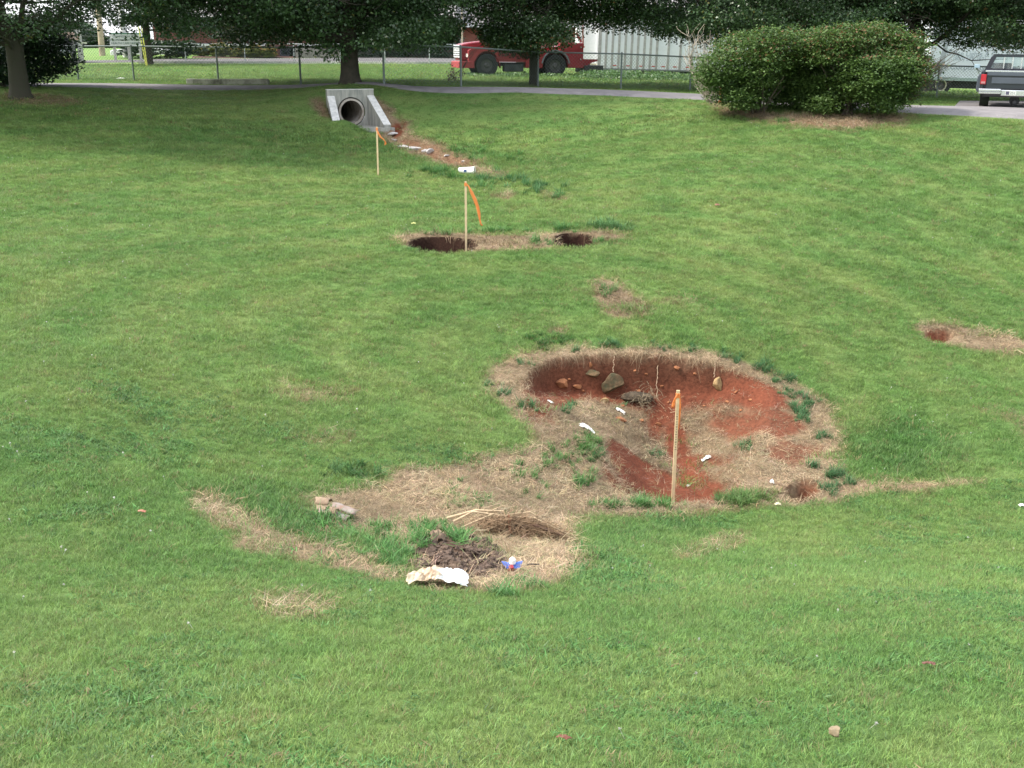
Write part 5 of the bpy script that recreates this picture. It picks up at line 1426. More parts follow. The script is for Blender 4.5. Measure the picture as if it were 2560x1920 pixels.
bm.box(-HWd - .02, ux_(1850), -.20, -.02, uz_(1215), uz_(1125)); bm.box(-ux_(1850), HWd + .02, -.20, -.02, uz_(1215), uz_(1125))
bm.box(ux_(1850), -ux_(1850), -.17, -.03, uz_(1245), uz_(1140))
bmo = bm.build("rear_bumper", m_chr, pk, bevel=.02)
MB().box(-HWd, ux_(1845), -.208, -.2005, uz_(1178), uz_(1165)).build("bumper_groove", simple("groove", (0.2, 0.2, 0.22), .5), bmo)
pl = MB().box(ux_(1925), ux_(2095), -.185, -.172, uz_(1228), uz_(1155)).build("licence_plate", simple("plate", (0.62, 0.64, 0.58), .5), pk)
MB().box(ux_(1932), ux_(1985), -.188, -.1855, uz_(1220), uz_(1163)).build("plate_emblem", simple("plate_dark", (0.08, 0.08, 0.12), .5), pl)
text("251", .10, simple("plate_ink", (0.12, 0.16, 0.14), .6), pl, (ux_(2042), -.187, uz_(1192)), ext=.001)
# rear cab with sliding window
cb_, ct_ = tt_, uz_(540)
w0, w1 = HWd - .06, -ux_(1640)
cabp = [(-w0, cb_ - .1), (w0, cb_ - .1), (w0, cb_ + .05), (w1 + .02, ct_ - .04), (w1 - .08, ct_), (-w1 + .08, ct_), (-w1 - .02, ct_ - .04), (-w0, cb_ + .05)]
mb = MB()
# cab is a prism along y; opening for the window framed by four bars
def yprism(poly, y0, y1, nm, mt, par, bev=0.0): return MB().prism(poly, y0, y1).build(nm, mt, par, bevel=bev)
zi0, zi1 = uz_(800), uz_(590)
def wxl(z): return -w0 + (z - cb_) / (ct_ - cb_) * (w0 - w1) + .14
yprism([(-w0, cb_ - .1), (w0, cb_ - .1), (w0 - .01, zi0), (-w0 + .01, zi0)], 2.14, 2.2, "cab_back", m_pkd, pk)
yprism([(-w0 + .01, zi0), (wxl(zi0), zi0), (wxl(zi1), zi1), (-w1 - .04, zi1)], 2.14, 2.2, "cab_pillar", m_pkd, pk)
yprism([(-wxl(zi0), zi0), (w0 - .01, zi0), (w1 + .04, zi1), (-wxl(zi1), zi1)], 2.14, 2.2, "cab_pillar", m_pkd, pk)
yprism([(-w1 - .04, zi1), (w1 + .04, zi1), (w1 - .08, ct_), (-w1 + .08, ct_)], 2.14, 2.2, "cab_header", m_pk, pk)
def gl_mat():
    m, n, l, b = new_mat("window_glass"); b.inputs["Base Color"].default_value = (.85, .95, .93, 1); b.inputs["Transmission Weight"].default_value = .85
    b.inputs["Roughness"].default_value = .03; b.inputs["IOR"].default_value = 1.02; return m
m_gl = gl_mat()
rwn = yprism([(wxl(zi0), zi0), (-wxl(zi0), zi0), (-wxl(zi1), zi1), (wxl(zi1), zi1)], 2.165, 2.17, "rear_window", m_gl, pk)
for x_ in (1845, 1990, 2140):
    xx = ux_(x_); MB().box(xx - .018, xx + .018, 2.12, 2.16, zi0, zi1).build("window_bar", m_chr, rwn)
MB().box(-w1, w1, 2.2, 3.4, ct_ - .06, ct_).build("cab_roof", m_pk, pk, bevel=.03)
for s_ in (-1, 1):
    xa, xb = sorted((s_ * w0, s_ * (w0 - .07)))
    MB().box(xa, xb, 2.2, 3.5, bt_ - .1, cb_ + .02).build("door", m_pk, pk, bevel=.02)
    MB().add([(s_ * w0, 2.2, cb_), (s_ * w1, 2.2, ct_ - .04), (s_ * w1, 2.28, ct_ - .04), (s_ * w0, 2.28, cb_), (s_ * w0, 3.75, cb_), (s_ * w1, 3.3, ct_ - .04), (s_ * w1, 3.22, ct_ - .04), (s_ * w0, 3.62, cb_)],
             [(0, 1, 2, 3), (4, 5, 6, 7)]).build("cab_pillar", m_pkd, pk)
MB().prism([(-w0 + .05, bt_ - .1), (w0 - .05, bt_ - .1), (w0 - .05, cb_ + .02), (-w0 + .05, cb_ + .02)], 3.5, 5.0).build("hood", m_pk, pk, bevel=.06)
for s_ in (-1, 1): MB().box(s_ * .45 - .28, s_ * .45 + .28, 2.5, 2.62, bt_ + .1, uz_(700)).build("seat_back", simple("seat_cloth", (0.06, 0.07, 0.08), .9), pk, bevel=.05)
# mirror, fender bulge
mi = MB().box(ux_(1340), ux_(1440), 2.9, 2.96, uz_(805), uz_(740)).build("side_mirror", simple("mirror_glass", (0.36, 0.50, 0.58), .25), pk, bevel=.01)
MB().tube([(ux_(1370), 2.95, uz_(805)), (ux_(1450), 3.0, uz_(930))], .012, 6).build("mirror_arm", m_chr, mi)
MB().prism([(ux_(1438), uz_(1150)), (ux_(1445), uz_(930)), (ux_(1478), uz_(870)), (-HWd + .02, uz_(860)), (-HWd + .02, uz_(1200)), (ux_(1460), uz_(1200))], .35, 1.7).build("wheel_flare", m_pkl, pk, bevel=.02)
MB().cyl((0, -.0, uz_(1350)), (0, .6, uz_(1350)), .05, n=10).cyl((0, .3, uz_(1330)), (0, .62, uz_(1330)), .14, n=14).build("axle_housing", m_blk, pk)
MB().box(-HWd + .1, HWd - .1, .05, 3.2, uz_(1270), uz_(1205)).build("underbody", m_blk, pk)
zc = uz_(1335)
for s_ in (-1, 1):
    for y_ in (1.0, 4.2):
        o = MB().ring((s_ * (HWd - .16), y_, .37), (1, 0, 0), .2, .37, .25, 28).build("wheel", m_tyre, pk, bevel=.015)
        MB().cyl((s_ * (HWd - .1), y_, .37), (s_ * (HWd - .05), y_, .37), .2, n=18).build("rim", m_chr, o)
# ------------------------------------------------------------------ survey stakes
m_lath = simple("pine_lath", (0.68, 0.52, 0.30), .75, noise=.18, scale=6)
def rib_mat():
    m, n, l, b = new_mat("orange_flagging"); b.inputs["Base Color"].default_value = (.95, .40, .13, 1); b.inputs["Roughness"].default_value = .35
    tr = n.new("ShaderNodeBsdfTranslucent"); tr.inputs["Color"].default_value = (1.0, .42, .14, 1)
    ms_ = n.new("ShaderNodeMixShader"); ms_.inputs[0].default_value = .45
    l.new(b.outputs[0], ms_.inputs[1]); l.new(tr.outputs[0], ms_.inputs[2]); l.new(ms_.outputs[0], n["Material Output"].inputs["Surface"])
    return m
m_rib_o = rib_mat()
def ribbon(pts, w, parent, name="flagging"):
    """pts centre line, w widths; crinkled strip"""
    vs = []; fs = []
    for i, p in enumerate(pts):
        p = np.array(p); tw = .5 * math.sin(i * 1.3); a = np.array([cos(tw), sin(tw), .1]) * w[i] / 2
        vs += [p - a, p + np.array([0, .004 * (-1) ** i, 0]), p + a]
    for i in range(len(pts) - 1):
        for k in range(2): fs.append((3 * i + k, 3 * i + k + 1, 3 * i + 4 + k, 3 * i + 3 + k))
    o = MB().add(vs, fs, True).build(name, m_rib_o, parent)
    sm_ = o.modifiers.new("thick", 'SOLIDIFY'); sm_.thickness = .0015
    return o
def stake(u0, v0, u1, v1, label, wd=.040, Y=None):
    b_ = np.array(cast(u0, v0 - 1)) ; 
    top = P(u1, v1, b_[1] + .03)
    o = empty("survey_stake", tuple(b_)); tag(o, label, "stake", "survey stakes marking the sinkholes")
    t = top - b_; e = np.array([wd / 2, 0, 0]); th = .012
    vs = []
    for p in (-t * .12, t): 
        for sx, sy in ((-1, -1), (1, -1), (1, 1), (-1, 1)): vs.append(tuple(p + np.array([sx * wd / 2 * .95, sy * th, 0])))
    MB().add(vs, [(0, 3, 2, 1), (4, 5, 6, 7), (0, 1, 5, 4), (1, 2, 6, 5), (2, 3, 7, 6), (3, 0, 4, 7)]).build("lath", m_lath, o, bevel=.002)
    MB().add([tuple(t * .955 + np.array([sx * (wd / 2 + .004), sy * (th + .004), dz])) for dz in (-.03, .03) for sx, sy in ((-1, -1), (1, -1), (1, 1), (-1, 1))],
             [(0, 1, 5, 4), (1, 2, 6, 5), (2, 3, 7, 6), (3, 0, 4, 7), (4, 5, 6, 7)]).build("flagging_knot", m_rib_o, o)
    return o, t, b_
s1, t1, b1 = stake(1453, 1092, 1465, 843, "nearest survey stake, at the near lip of the big sinkhole, leaning right", .044)
ribbon([t1 * .965 + np.array(q) for q in ((-.01, -.02, .01), (-.035, -.03, -.04), (-.05, -.03, -.09), (-.06, -.03, -.14), (-.062, -.03, -.17))], [.02, .035, .04, .038, .03], s1)
ribbon([t1 * .965 + np.array(q) for q in ((.01, .02, .01), (.03, .03, -.08), (.036, .03, -.2), (.03, .03, -.33), (.022, .03, -.46), (.012, .03, -.55))], [.02, .03, .034, .034, .03, .012], s1)
mb = MB()
for i in range(15):       # pencilled notes running down the lath
    f = .80 - i * .022; c_ = t1 * f; w_ = .006 + .007 * ((i * 7) % 3) / 2
    mb.box(c_[0] - w_, c_[0] + w_, c_[1] - .0128, c_[1] - .0123, c_[2] - .0035, c_[2] + .0035)
    if i % 2: mb.box(c_[0] - .003, c_[0] + .001, c_[1] - .0128, c_[1] - .0123, c_[2] - .014, c_[2])
mb.build("pencil_writing", simple("pencil", (0.16, 0.12, 0.08), .8), s1)
s2, t2, b2 = stake(1007, 545, 1006, 392, "middle survey stake with a long orange ribbon blowing right, before the left small hole", .042)
h2 = float(np.linalg.norm(t2)); 
ribbon([t2 * .985 + np.array(q) * h2 for q in ((.0, -.01, .0), (.04, -.01, -.05), (.085, -.01, -.14), (.13, -.01, -.24), (.17, -.01, -.35), (.19, -.01, -.45), (.20, -.01, -.54), (.215, -.01, -.60), (.232, -.01, -.625))],
       [.015, .03, .06, .075, .07, .055, .035, .03, .05], s2)
s3, t3, b3 = stake(817, 380, 814, 274, "farthest survey stake, thin and upright on the grass below the culvert", .040)
h3 = float(np.linalg.norm(t3))
ribbon([t3 * .965 + np.array(q) * h3 for q in ((0, -.01, 0), (.03, -.01, -.10), (.07, -.01, -.17), (.13, -.01, -.22), (.165, -.01, -.26), (.175, -.01, -.31), (.16, -.01, -.335))], [.02, .05, .05, .045, .03, .05, .05], s3)

# ------------------------------------------------------------------ rocks
def rock(name, label, u, v, r, mat, seed, sink=.35, group=None, dims=(1, .8, .7), cat="rock", rz=0.0, tilt=0.0, disp=.22, sub=3):
    import bmesh
    rs = np.random.default_rng(seed)
    bm_ = bmesh.new(); bmesh.ops.create_icosphere(bm_, subdivisions=sub, radius=1.0)
    pl = rs.normal(0, 1, (7, 3)); pl /= np.linalg.norm(pl, axis=1)[:, None]; dd = rs.uniform(.35, .75, 7)
    for vt in bm_.verts:
        p = np.array(vt.co)
        for a_, d_ in zip(pl, dd):
            k = p @ a_
            if k > d_: p = p - a_ * (k - d_) * .98
        q = p * (1 + disp * 1.5 * float(fbm(np.array([p[0] + seed + p[2] * .6]), np.array([p[1] + p[2] * 1.7]), .6, seed, 4)[0]))
        vt.co = q * np.array(dims) * r
    me = bpy.data.meshes.new(name); bm_.to_mesh(me); bm_.free(); me.materials.append(mat)
    for p_ in me.polygons: p_.use_smooth = False
    try: me.set_sharp_from_angle(angle=R(30))
    except Exception: pass
    o = bpy.data.objects.new(name, me); COL.objects.link(o)
    q = cast(u, v); o.location = (q[0], q[1], q[2] + r * dims[2] * (1 - 2 * sink) * .8); o.rotation_euler = (tilt, 0, rz)
    return tag(o, label, cat, group)
m_orange = simple("orange_clay_rock", (0.30, 0.12, 0.05), .9, noise=.35, scale=12, bump=.01)
m_mossy = simple("mossy_rock", (0.115, 0.070, 0.034), .9, noise=.8, scale=9, bump=.03, col2=(0.05, 0.055, 0.025))
m_ochre = simple("ochre_stone", (0.33, 0.22, 0.10), .9, noise=.4, scale=14, bump=.01)
m_grey = simple("grey_limestone", (0.44, 0.42, 0.41), .85, noise=.35, scale=9, bump=.01)
rock("boulder", "largest rock in the sinkhole, dark and mossy, half way up the back wall", 1322, 842, .175, m_mossy, 2, .3, dims=(1.1, .8, .95), rz=.4, tilt=.3)
rock("rock", "blocky orange rock low on the left side of the sinkhole wall", 1214, 836, .115, m_orange, 3, .3, dims=(1.15, .7, .75), rz=.5)
rock("rock", "small orange lump just right of the blocky orange rock in the sinkhole", 1247, 843, .07, m_orange, 4, .3)
rock("rock", "flat rusty slab stuck in the upper back wall under hanging roots", 1275, 815, .11, m_mossy, 5, .3, dims=(1.3, .7, .45), tilt=.4)
rock("rock", "orange stone chip high in the back wall, left of centre", 1276, 798, .05, m_orange, 6, .25, dims=(.5, .5, 1.2), tilt=.3)
rock("rock", "ochre stone between straw and red soil below the largest rock", 1304, 868, .075, m_ochre, 7, .35)
rock("rock", "hollow rusty stone on red soil in the middle of the sinkhole", 1421, 918, .062, m_orange, 8, .25, dims=(1.2, .8, .6))
rock("rock", "small rusty stone left of the hollow one in mid sinkhole", 1386, 910, .035, m_orange, 9, .3)
rock("rock", "pointed tan rock sticking out of the right back wall", 1551, 842, .10, m_ochre, 10, .3, dims=(.85, .7, 1.3), tilt=-.1)
rock("rock", "orange stone at the top right of the back wall", 1462, 806, .06, m_orange, 11, .3)
rock("rock", "flat orange slab below the white scraps in the sinkhole", 1342, 906, .085, m_orange, 12, .45, dims=(1.3, .9, .5))
rk_n = 0
for u, v, r_ in ((1230, 826, .03), (1395, 820, .03), (1372, 806, .028), (1430, 842, .028), (1500, 822, .035), (1590, 850, .03), (1620, 866, .028), (1445, 870, .025), (1260, 850, .03), (1345, 878, .03), (1520, 880, .03), (1600, 890, .03), (1380, 850, .035), (1570, 870, .03)):
    rock("pebble", "small orange pebble bedded in the red sinkhole wall", u, v, r_ * 1.15, m_orange, 30 + rk_n, .3, "orange pebbles in the sinkhole wall", cat="pebble", sub=2); rk_n += 1
rock("pebble", "pale pebble on red soil just right of the nearest stake's foot", 1487, 1050, .028, m_grey, 60, .3, cat="pebble", sub=2)
for i, (u, v, r_, dm, lb) in enumerate(((868, 318, .17, (1.4, .7, .5), "long grey slab of riprap in the gully, nearest the apron"), (893, 326, .20, (1.5, .8, .5), "broadest grey riprap stone in the gully"), (845, 292, .19, (1.3, .8, .4), "pale riprap stone touching the culvert apron"),
                                        (918, 328, .12, (1.3, .7, .5), "grey stone near the middle of the gully"), (929, 329, .13, (1.0, .7, .8), "upright pale stone in the middle of the gully"), (966, 337, .10, (1.3, .7, .5), "small pale stone in the lower gully"),
                                        (1030, 360, .10, (1.8, .6, .4), "flat cream stone at the lower end of the gully, above the cup"), (850, 305, .13, (1, .8, .6), "rounded stone between the two riprap slabs"), (1000, 350, .07, (1, .8, .6), "smallest stone in the lower gully soil"))):
    rock("riprap_stone", lb, u, v, r_, m_grey if i != 6 else simple("cream_stone", (0.6, 0.5, 0.36), .8, noise=.2), 70 + i, .35, "stones in the gully", dims=dm, rz=.2 * i)
sp_ = rock("stone_ball", "round tan stone lying alone in the near grass at lower right", 1803, 1600, .030, simple("tan_stone", (0.26, 0.20, 0.12), .8, noise=.3, scale=40), 90, .15, dims=(1, 1, .9), cat="stone")
sp_.location.z += .03

# sod clump fallen in the pit, with roots
def strands(name, label, centre, n, spread, ln, w, col, cat, seed, kind=None, droop=1.0):
    rs = np.random.default_rng(seed); vs = []; fs = []
    for i in range(n):
        p = np.array([rs.normal(0, spread[0]), rs.normal(0, spread[1]), abs(rs.normal(0, spread[2]))]); d = rs.normal(0, 1, 3); d[2] = d[2] * .5; d /= np.linalg.norm(d)
        L_ = ln * rs.uniform(.5, 1.3); sd = np.cross(d, rs.normal(0, 1, 3)); sd /= np.linalg.norm(sd); n0 = len(vs)
        for k in range(4):
            t = k / 3; q = p + d * L_ * t; q = q + np.array([0, 0, -droop * L_ * .3 * t * t]) + sd * .1 * L_ * math.sin(3 * t); ww = w * (1 - .7 * t)
            vs += [q - sd * ww, q + sd * ww]
        for k in range(3): fs.append((n0 + 2 * k, n0 + 2 * k + 1, n0 + 2 * k + 3, n0 + 2 * k + 2))
    o = np_mesh(name, np.array(vs) , np.array(fs), simple(name + "_mat", col, .9, noise=.4, scale=20))
    o.location = centre
    return tag(o, label, cat, kind=kind)
q = cast(1375, 868)
so = empty("sod_clump", tuple(q)); tag(so, "dark clump of fallen sod trailing pale roots in the middle of the sinkhole", "sod clump")
c1 = rock("earth_lump", "x", 1375, 868, .17, simple("dark_sod", (0.075, 0.055, 0.035), .95, noise=.5, scale=20, bump=.02), 91, .3, dims=(1.5, .8, .7)); 
del c1["label"]; del c1["category"]; c1.name = "earth_lump"; c1.parent = so; c1.location = (0, 0, .06)
c2 = strands("root_strands", "x", (0.06, -.08, .06), 150, (.14, .06, .08), .2, .003, (0.24, 0.19, 0.12), "x", 92); del c2["label"]; del c2["category"]; c2.parent = so
c3 = strands("trailing_roots", "x", (0.12, -.22, -.08), 70, (.03, .10, .1), .14, .003, (0.20, 0.15, 0.09), "x", 93); del c3["label"]; del c3["category"]; c3.parent = so

# hanging roots and dead sod over the rims (nobody could count them)
def hanging(poly, surf_depth, n, ln, w, outward, colr_, name, pick=None, seed=5):
    rs = np.random.default_rng(seed); vs = []; fs = []; cs = []
    c = poly.mean(0); seg = np.roll(poly, -1, 0) - poly; sl = np.hypot(*seg.T); cum = np.cumsum(sl)
    for i in range(n):
        t = rs.uniform(0, cum[-1]); k = int(np.searchsorted(cum, t)); f = rs.random(); p = poly[k] + seg[k] * f
        inw = c - p; inw /= np.linalg.norm(inw)
        cl_n = float(fbm(np.array([p[0]]), np.array([p[1] * 1.3]), .42, seed, 3)[0])
        if rs.random() > .12 + 3.2 * max(0, cl_n + .12): continue
        if pick is not None and rs.random() > pick(p, inw): continue
        p0 = p - inw * rs.uniform(-.02, .10); z = float(gnd(*(p - inw * .10))) + rs.uniform(-.005, .03)
        cl_n = float(fbm(np.array([p[0]]), np.array([p[1] * 1.3]), .42, seed, 3)[0]); L_ = ln * (.25 + 1.9 * max(0, cl_n + .22)) * rs.uniform(.3, 1.0) * (2.0 if rs.random() < .04 else 1.0); sd = np.array([-inw[1], inw[0], 0]) ; n0 = len(vs)
        r2 = rs.normal(0, .8); reach = outward * rs.uniform(.5, 1.5); bv = rs.uniform(.5, 1.3)
        dk = rs.random() < .5
        for k2 in range(5):
            s_ = k2 / 4; hor = reach * (1 - (1 - s_) ** 2); q_ = np.array([p0[0], p0[1], z]) + np.array([*inw, 0]) * hor + sd * r2 * L_ * s_ + np.array([0, 0, .02 * math.sin(pi * s_) - L_ * s_ ** 1.4])
            ww = w * (1 - .6 * s_); vs += [q_ - sd * ww, q_ + sd * ww]; cs += [np.array(colr_[1] if dk else colr_[0]) * bv] * 2
        for k2 in range(4): fs.append((n0 + 2 * k2, n0 + 2 * k2 + 1, n0 + 2 * k2 + 3, n0 + 2 * k2 + 2))
    m, n_, l, b = new_mat(name + "_mat"); a_ = n_.new("ShaderNodeAttribute"); a_.attribute_name = "rc"; l.new(a_.outputs["Color"], b.inputs["Base Color"]); b.inputs["Roughness"].default_value = .95
    o = np_mesh(name, np.array(vs), np.array(fs), m); set_col(o.data, "rc", np.array(cs)); return tag(o, kind="stuff")
ST = ((0.44, 0.32, 0.20), (0.20, 0.13, 0.075))
hanging(pit, 0, 2000, .24, .0022, .10, ST, "hanging_roots", lambda p, i_: np.clip(-i_[1] * 1.3 + .35 + (i_[0] > .6) * .35, .03, 1))
hanging(hole_a, 0, 260, .14, .004, .04, ST, "hole_roots", lambda p, i_: np.clip(-i_[1] * 2, 0, 1), 6)
hanging(hole_b, 0, 140, .13, .004, .04, ST, "hole_roots", lambda p, i_: np.clip(-i_[1] * 2, 0, 1), 7)
hanging(hole_c, 0, 260, .08, .003, .03, ST, "hole_roots", None, 8); hanging(hole_d, 0, 600, .13, .003, .05, ST, "hole_roots", None, 9)
# three long beaded roots on the back wall
for i, (u, v, v2, lb) in enumerate(((1326, 786, 822, "left of three long thin roots hanging down the back wall"), (1420, 800, 862, "middle and longest thin pale root hanging down the back wall"), (1544, 796, 825, "right of three long thin roots hanging down the back wall"))):
    a_ = np.array(cast(u, v)); b_ = np.array(cast(u - 3, v2)); a_[2] += .05; off = np.array([0, -.04, .02]); rs = np.random.default_rng(i)
    pts = [tuple(a_ + (b_ - a_) * t + off + rs.normal(0, .006, 3)) for t in np.linspace(0, 1, 14)]
    tag(MB().tube(pts, [.0055 * (1.3 if k % 2 else .6) for k in range(14)], 5).build("long_root", simple("pale_root", (0.46, 0.33, 0.22), .9)), lb, "root", "long roots in the sinkhole wall")

# ------------------------------------------------------------------ litter
m_paper = simple("white_litter", (0.82, 0.81, 0.78), .7, noise=.08, scale=20)
def crumple(name, label, u, v, w, d, h, mat, seed, cat="litter", rz=0.0, nx_=14, ny_=10, group=None, lift=.01, sag=.6):
    rs = np.random.default_rng(seed); q = cast(u, v); vs = []; fs = []
    ph = rs.uniform(0, 6, 6)
    for j in range(ny_ + 1):
        for i in range(nx_ + 1):
            x = (i / nx_ - .5); y = (j / ny_ - .5)
            ed = 1 + .22 * float(fbm(np.array([x * 3 + seed]), np.array([y * 3.]), .5, seed)[0]) * 2
            r_ = math.hypot(x, y)
            z = h * (max(0, 1 - (r_ / .62) ** 2) * sag + .75 * abs(float(fbm(np.array([x * 2.2 + seed]), np.array([y * 1.4]), .42, seed + 1)[0])) * 1.6 + .18 * abs(math.sin(9 * x + 5 * y + ph[0])))
            px, py = x * w * ed, y * d * ed
            wx_, wy_ = px * cos(rz) - py * sin(rz), px * sin(rz) + py * cos(rz)
            vs.append((wx_, wy_, float(gnd(q[0] + wx_, q[1] + wy_)) - q[2] + z + lift))
    for j in range(ny_):
        for i in range(nx_):
            k = j * (nx_ + 1) + i; fs.append((k, k + 1, k + nx_ + 2, k + nx_ + 1))
    o = MB().add(vs, fs, False).build(name, mat); o.location = tuple(q)
    sm_ = o.modifiers.new("thick", 'SOLIDIFY'); sm_.thickness = .0025
    return tag(o, label, cat, group)
def stained():
    m, n, l, b = new_mat("stained_plastic_bag")
    tc = n.new("ShaderNodeTexCoord"); sx = n.new("ShaderNodeSeparateXYZ"); l.new(tc.outputs["Generated"], sx.inputs[0])
    nt = n.new("ShaderNodeTexNoise"); nt.inputs["Scale"].default_value = 5; l.new(tc.outputs["Generated"], nt.inputs["Vector"])
    ad = n.new("ShaderNodeMath"); ad.operation = 'MULTIPLY_ADD'; l.new(nt.outputs["Fac"], ad.inputs[0]); ad.inputs[1].default_value = .45; l.new(sx.outputs[0], ad.inputs[2])
    cr = n.new("ShaderNodeValToRGB"); e_ = cr.color_ramp.elements; e_[0].position = .28; e_[0].color = (.62, .52, .38, 1); e_[1].position = .86; e_[1].color = (.86, .87, .89, 1); k = e_.new(.58); k.color = (.30, .20, .12, 1); k2 = e_.new(.74); k2.color = (.50, .39, .28, 1)
    l.new(ad.outputs[0], cr.inputs[0]); l.new(cr.outputs[0], b.inputs["Base Color"]); b.inputs["Roughness"].default_value = .4
    return m
crumple("plastic_bag", "crumpled white plastic bag, soiled brown at its left end, at the near lip", 946, 1264, .44, .22, .115, stained(), 3, "bag", nx_=26, ny_=14, sag=.9)
crumple("paper_scrap", "white crumpled paper on straw on the left slope of the sinkhole", 1268, 927, .20, .10, .05, m_paper, 4)
crumple("paper_scrap", "white scrap beside the trailing roots in the middle of the sinkhole", 1341, 892, .13, .07, .05, m_paper, 5, rz=-.3)
crumple("paper_scrap", "small white scrap at the left edge of the sinkhole", 1189, 871, .07, .05, .025, m_paper, 6, rz=-.6)
crumple("paper_scrap", "pale scrap among straw low on the right side of the sinkhole", 1525, 995, .12, .06, .05, m_paper, 7)
crumple("paper_scrap", "upright white scrap beside the little hole at the sinkhole's lower right", 1667, 1047, .05, .04, .07, m_paper, 8)
crumple("paper_scrap", "cream scrap at the grass edge right of the bushy weeds", 1680, 1093, .08, .05, .04, simple("cream_paper", (0.72, 0.66, 0.45), .8), 9)
crumple("paper_scrap", "white scrap in the grass at the right edge of the photo", 2206, 1096, .06, .05, .03, m_paper, 10)
crumple("paper_scrap", "white paper on the lawn just beyond the fence at far left", 264, 171.5, .42, .7, .06, m_paper, 11)
crumple("paper_scrap", "thin white paper on the lawn between two fence posts, left of the maple", 570, 159, .5, .6, .05, m_paper, 12)
crumple("dry_leaf", "curled brown leaf lying in the near grass at bottom centre", 1218, 1612, .055, .035, .02, simple("brown_leaf", (0.16, 0.055, 0.030), .6, noise=.3, scale=30), 13, "leaf", rz=-.7, nx_=6, ny_=5, lift=.035)
crumple("dry_leaf", "dark brown leaf in the grass at lower right", 2004, 1448, .06, .03, .02, simple("brown_leaf2", (0.12, 0.045, 0.03), .6), 14, "leaf", rz=-.4, nx_=6, ny_=5, lift=.035)
crumple("dry_leaf", "small reddish leaf on the left grass slope", 308, 1113, .06, .04, .02, simple("brown_leaf3", (0.40, 0.16, 0.10), .6), 15, "leaf", nx_=6, ny_=5, lift=.03)
crumple("dry_leaf", "yellow leaf on the lawn left of the middle stake", 894, 488, .09, .07, .03, simple("yellow_leaf", (0.5, 0.5, 0.18), .6), 16, "leaf", nx_=6, ny_=5, lift=.04)
crumple("dry_leaf", "brown leaf on the right lawn above the pale bare patch", 1549, 448, .10, .08, .04, simple("brown_leaf4", (0.22, 0.10, 0.06), .6), 17, "leaf", nx_=6, ny_=5, lift=.04)
# cup
q = cast(1008, 375); cu = empty("foam_cup", (q[0] + .0, q[1], q[2] + .075), R(-12), 0, 0); tag(cu, "white foam cup lying on its side above the middle stake", "cup")
ring_ = MB()
nn_ = 24; vs = []; fs = []
prof = [(-.20, .0), (-.20, .062), (-.195, .066), (.19, .098), (.20, .104), (.205, .104), (.200, .092), (-.18, .06), (-.18, 0)]
for (x_, r_) in prof:
    for k in range(nn_): vs.append((x_, r_ * cos(2 * pi * k / nn_), r_ * sin(2 * pi * k / nn_)))
for j in range(len(prof) - 1):
    for k in range(nn_): fs.append((j * nn_ + k, j * nn_ + (k + 1) % nn_, (j + 1) * nn_ + (k + 1) % nn_, (j + 1) * nn_ + k))
MB().add(vs, fs, True).build("cup_body", m_paper, cu)
MB().prism([(-.05 , -.035), (-.05, .03), (.02, .03), (.02, -.035)], -.0855, -.060).build("cup_print", simple("blue_print", (0.05, 0.09, 0.22), .6), cu)
# cardboard pieces
q = cast(722, 1116)
cbd = empty("crushed_carton", (q[0], q[1], q[2] + .05), R(-24)); cbd.scale = (.82, .82, .82); tag(cbd, "flattened muddy cardboard carton lying on dry grass above the weeds", "cardboard")
m_card = simple("wet_cardboard", (0.23, 0.20, 0.18), .85, noise=.35, scale=8, col2=(0.22, 0.13, 0.09)); m_card2 = simple("tan_cardboard", (0.28, 0.20, 0.135), .85, noise=.3, scale=10)
def flap(nm, x0, x1, y0, y1, z, tilt, mat, roll=.03):
    vs = []; fs = []
    for j in range(7):
        for i in range(9):
            x = x0 + (x1 - x0) * i / 8; y = y0 + (y1 - y0) * j / 6; t = j / 6
            vs.append((x + .012 * math.sin(j * 2), y, z + tilt * (x - x0) + roll * math.sin(pi * t) + .008 * math.sin(i * 1.9 + j)))
    for j in range(6):
        for i in range(8): k = j * 9 + i; fs.append((k, k + 1, k + 10, k + 9))
    o = MB().add(vs, fs, True).build(nm, mat, cbd); s_ = o.modifiers.new("t", 'SOLIDIFY'); s_.thickness = .006
flap("carton_panel", -.12, .24, -.15, -.01, .03, -.12, m_card, .022); flap("carton_panel", -.04, .27, .0, .13, .05, -.16, m_card, .028)
flap("carton_flap", -.26, -.08, .0, .12, .05, .05, m_card2, .06); flap("carton_flap", .02, .10, -.14, -.03, .045, -.1, m_card2, .05); flap("carton_flap", -.18, -.05, -.10, .0, .03, .1, m_card2, .03)
# red, white and blue paper thing
q = cast(1107, 1232); hb = empty("party_favour", (q[0], q[1], q[2] + .03), R(0)); tag(hb, "little blue paper fan with a white top and red front on straw", "toy")
m_blue = simple("blue_paper", (0.05, 0.14, 0.52), .6); m_rp = simple("dark_red_paper", (0.30, 0.03, 0.04), .6)
MB().add([(-.085, -.01, .045), (0, -.02, .028), (.08, -.01, .048), (.06, -.035, .0), (-.05, -.035, .0), (-.085, .0, .047), (0, -.005, .032), (.08, .0, .05), (.06, -.02, .0), (-.05, -.02, 0)],
         [(0, 4, 3, 2, 1), (5, 6, 7, 8, 9), (0, 5, 9, 4), (3, 8, 7, 2), (4, 9, 8, 3), (0, 1, 6, 5), (1, 2, 7, 6)]).build("blue_wings", m_blue, hb)
MB().cyl((0, .0, .03), (0, .0, .062), .030, .026, n=16).cyl((0, .0, .062), (0, 0, .078), .026, .012, n=16).build("white_cap", m_paper, hb)
MB().cyl((-.012, -.03, -.02), (-.008, -.055, .028), .024, .018, n=12).build("red_nose", m_rp, hb)
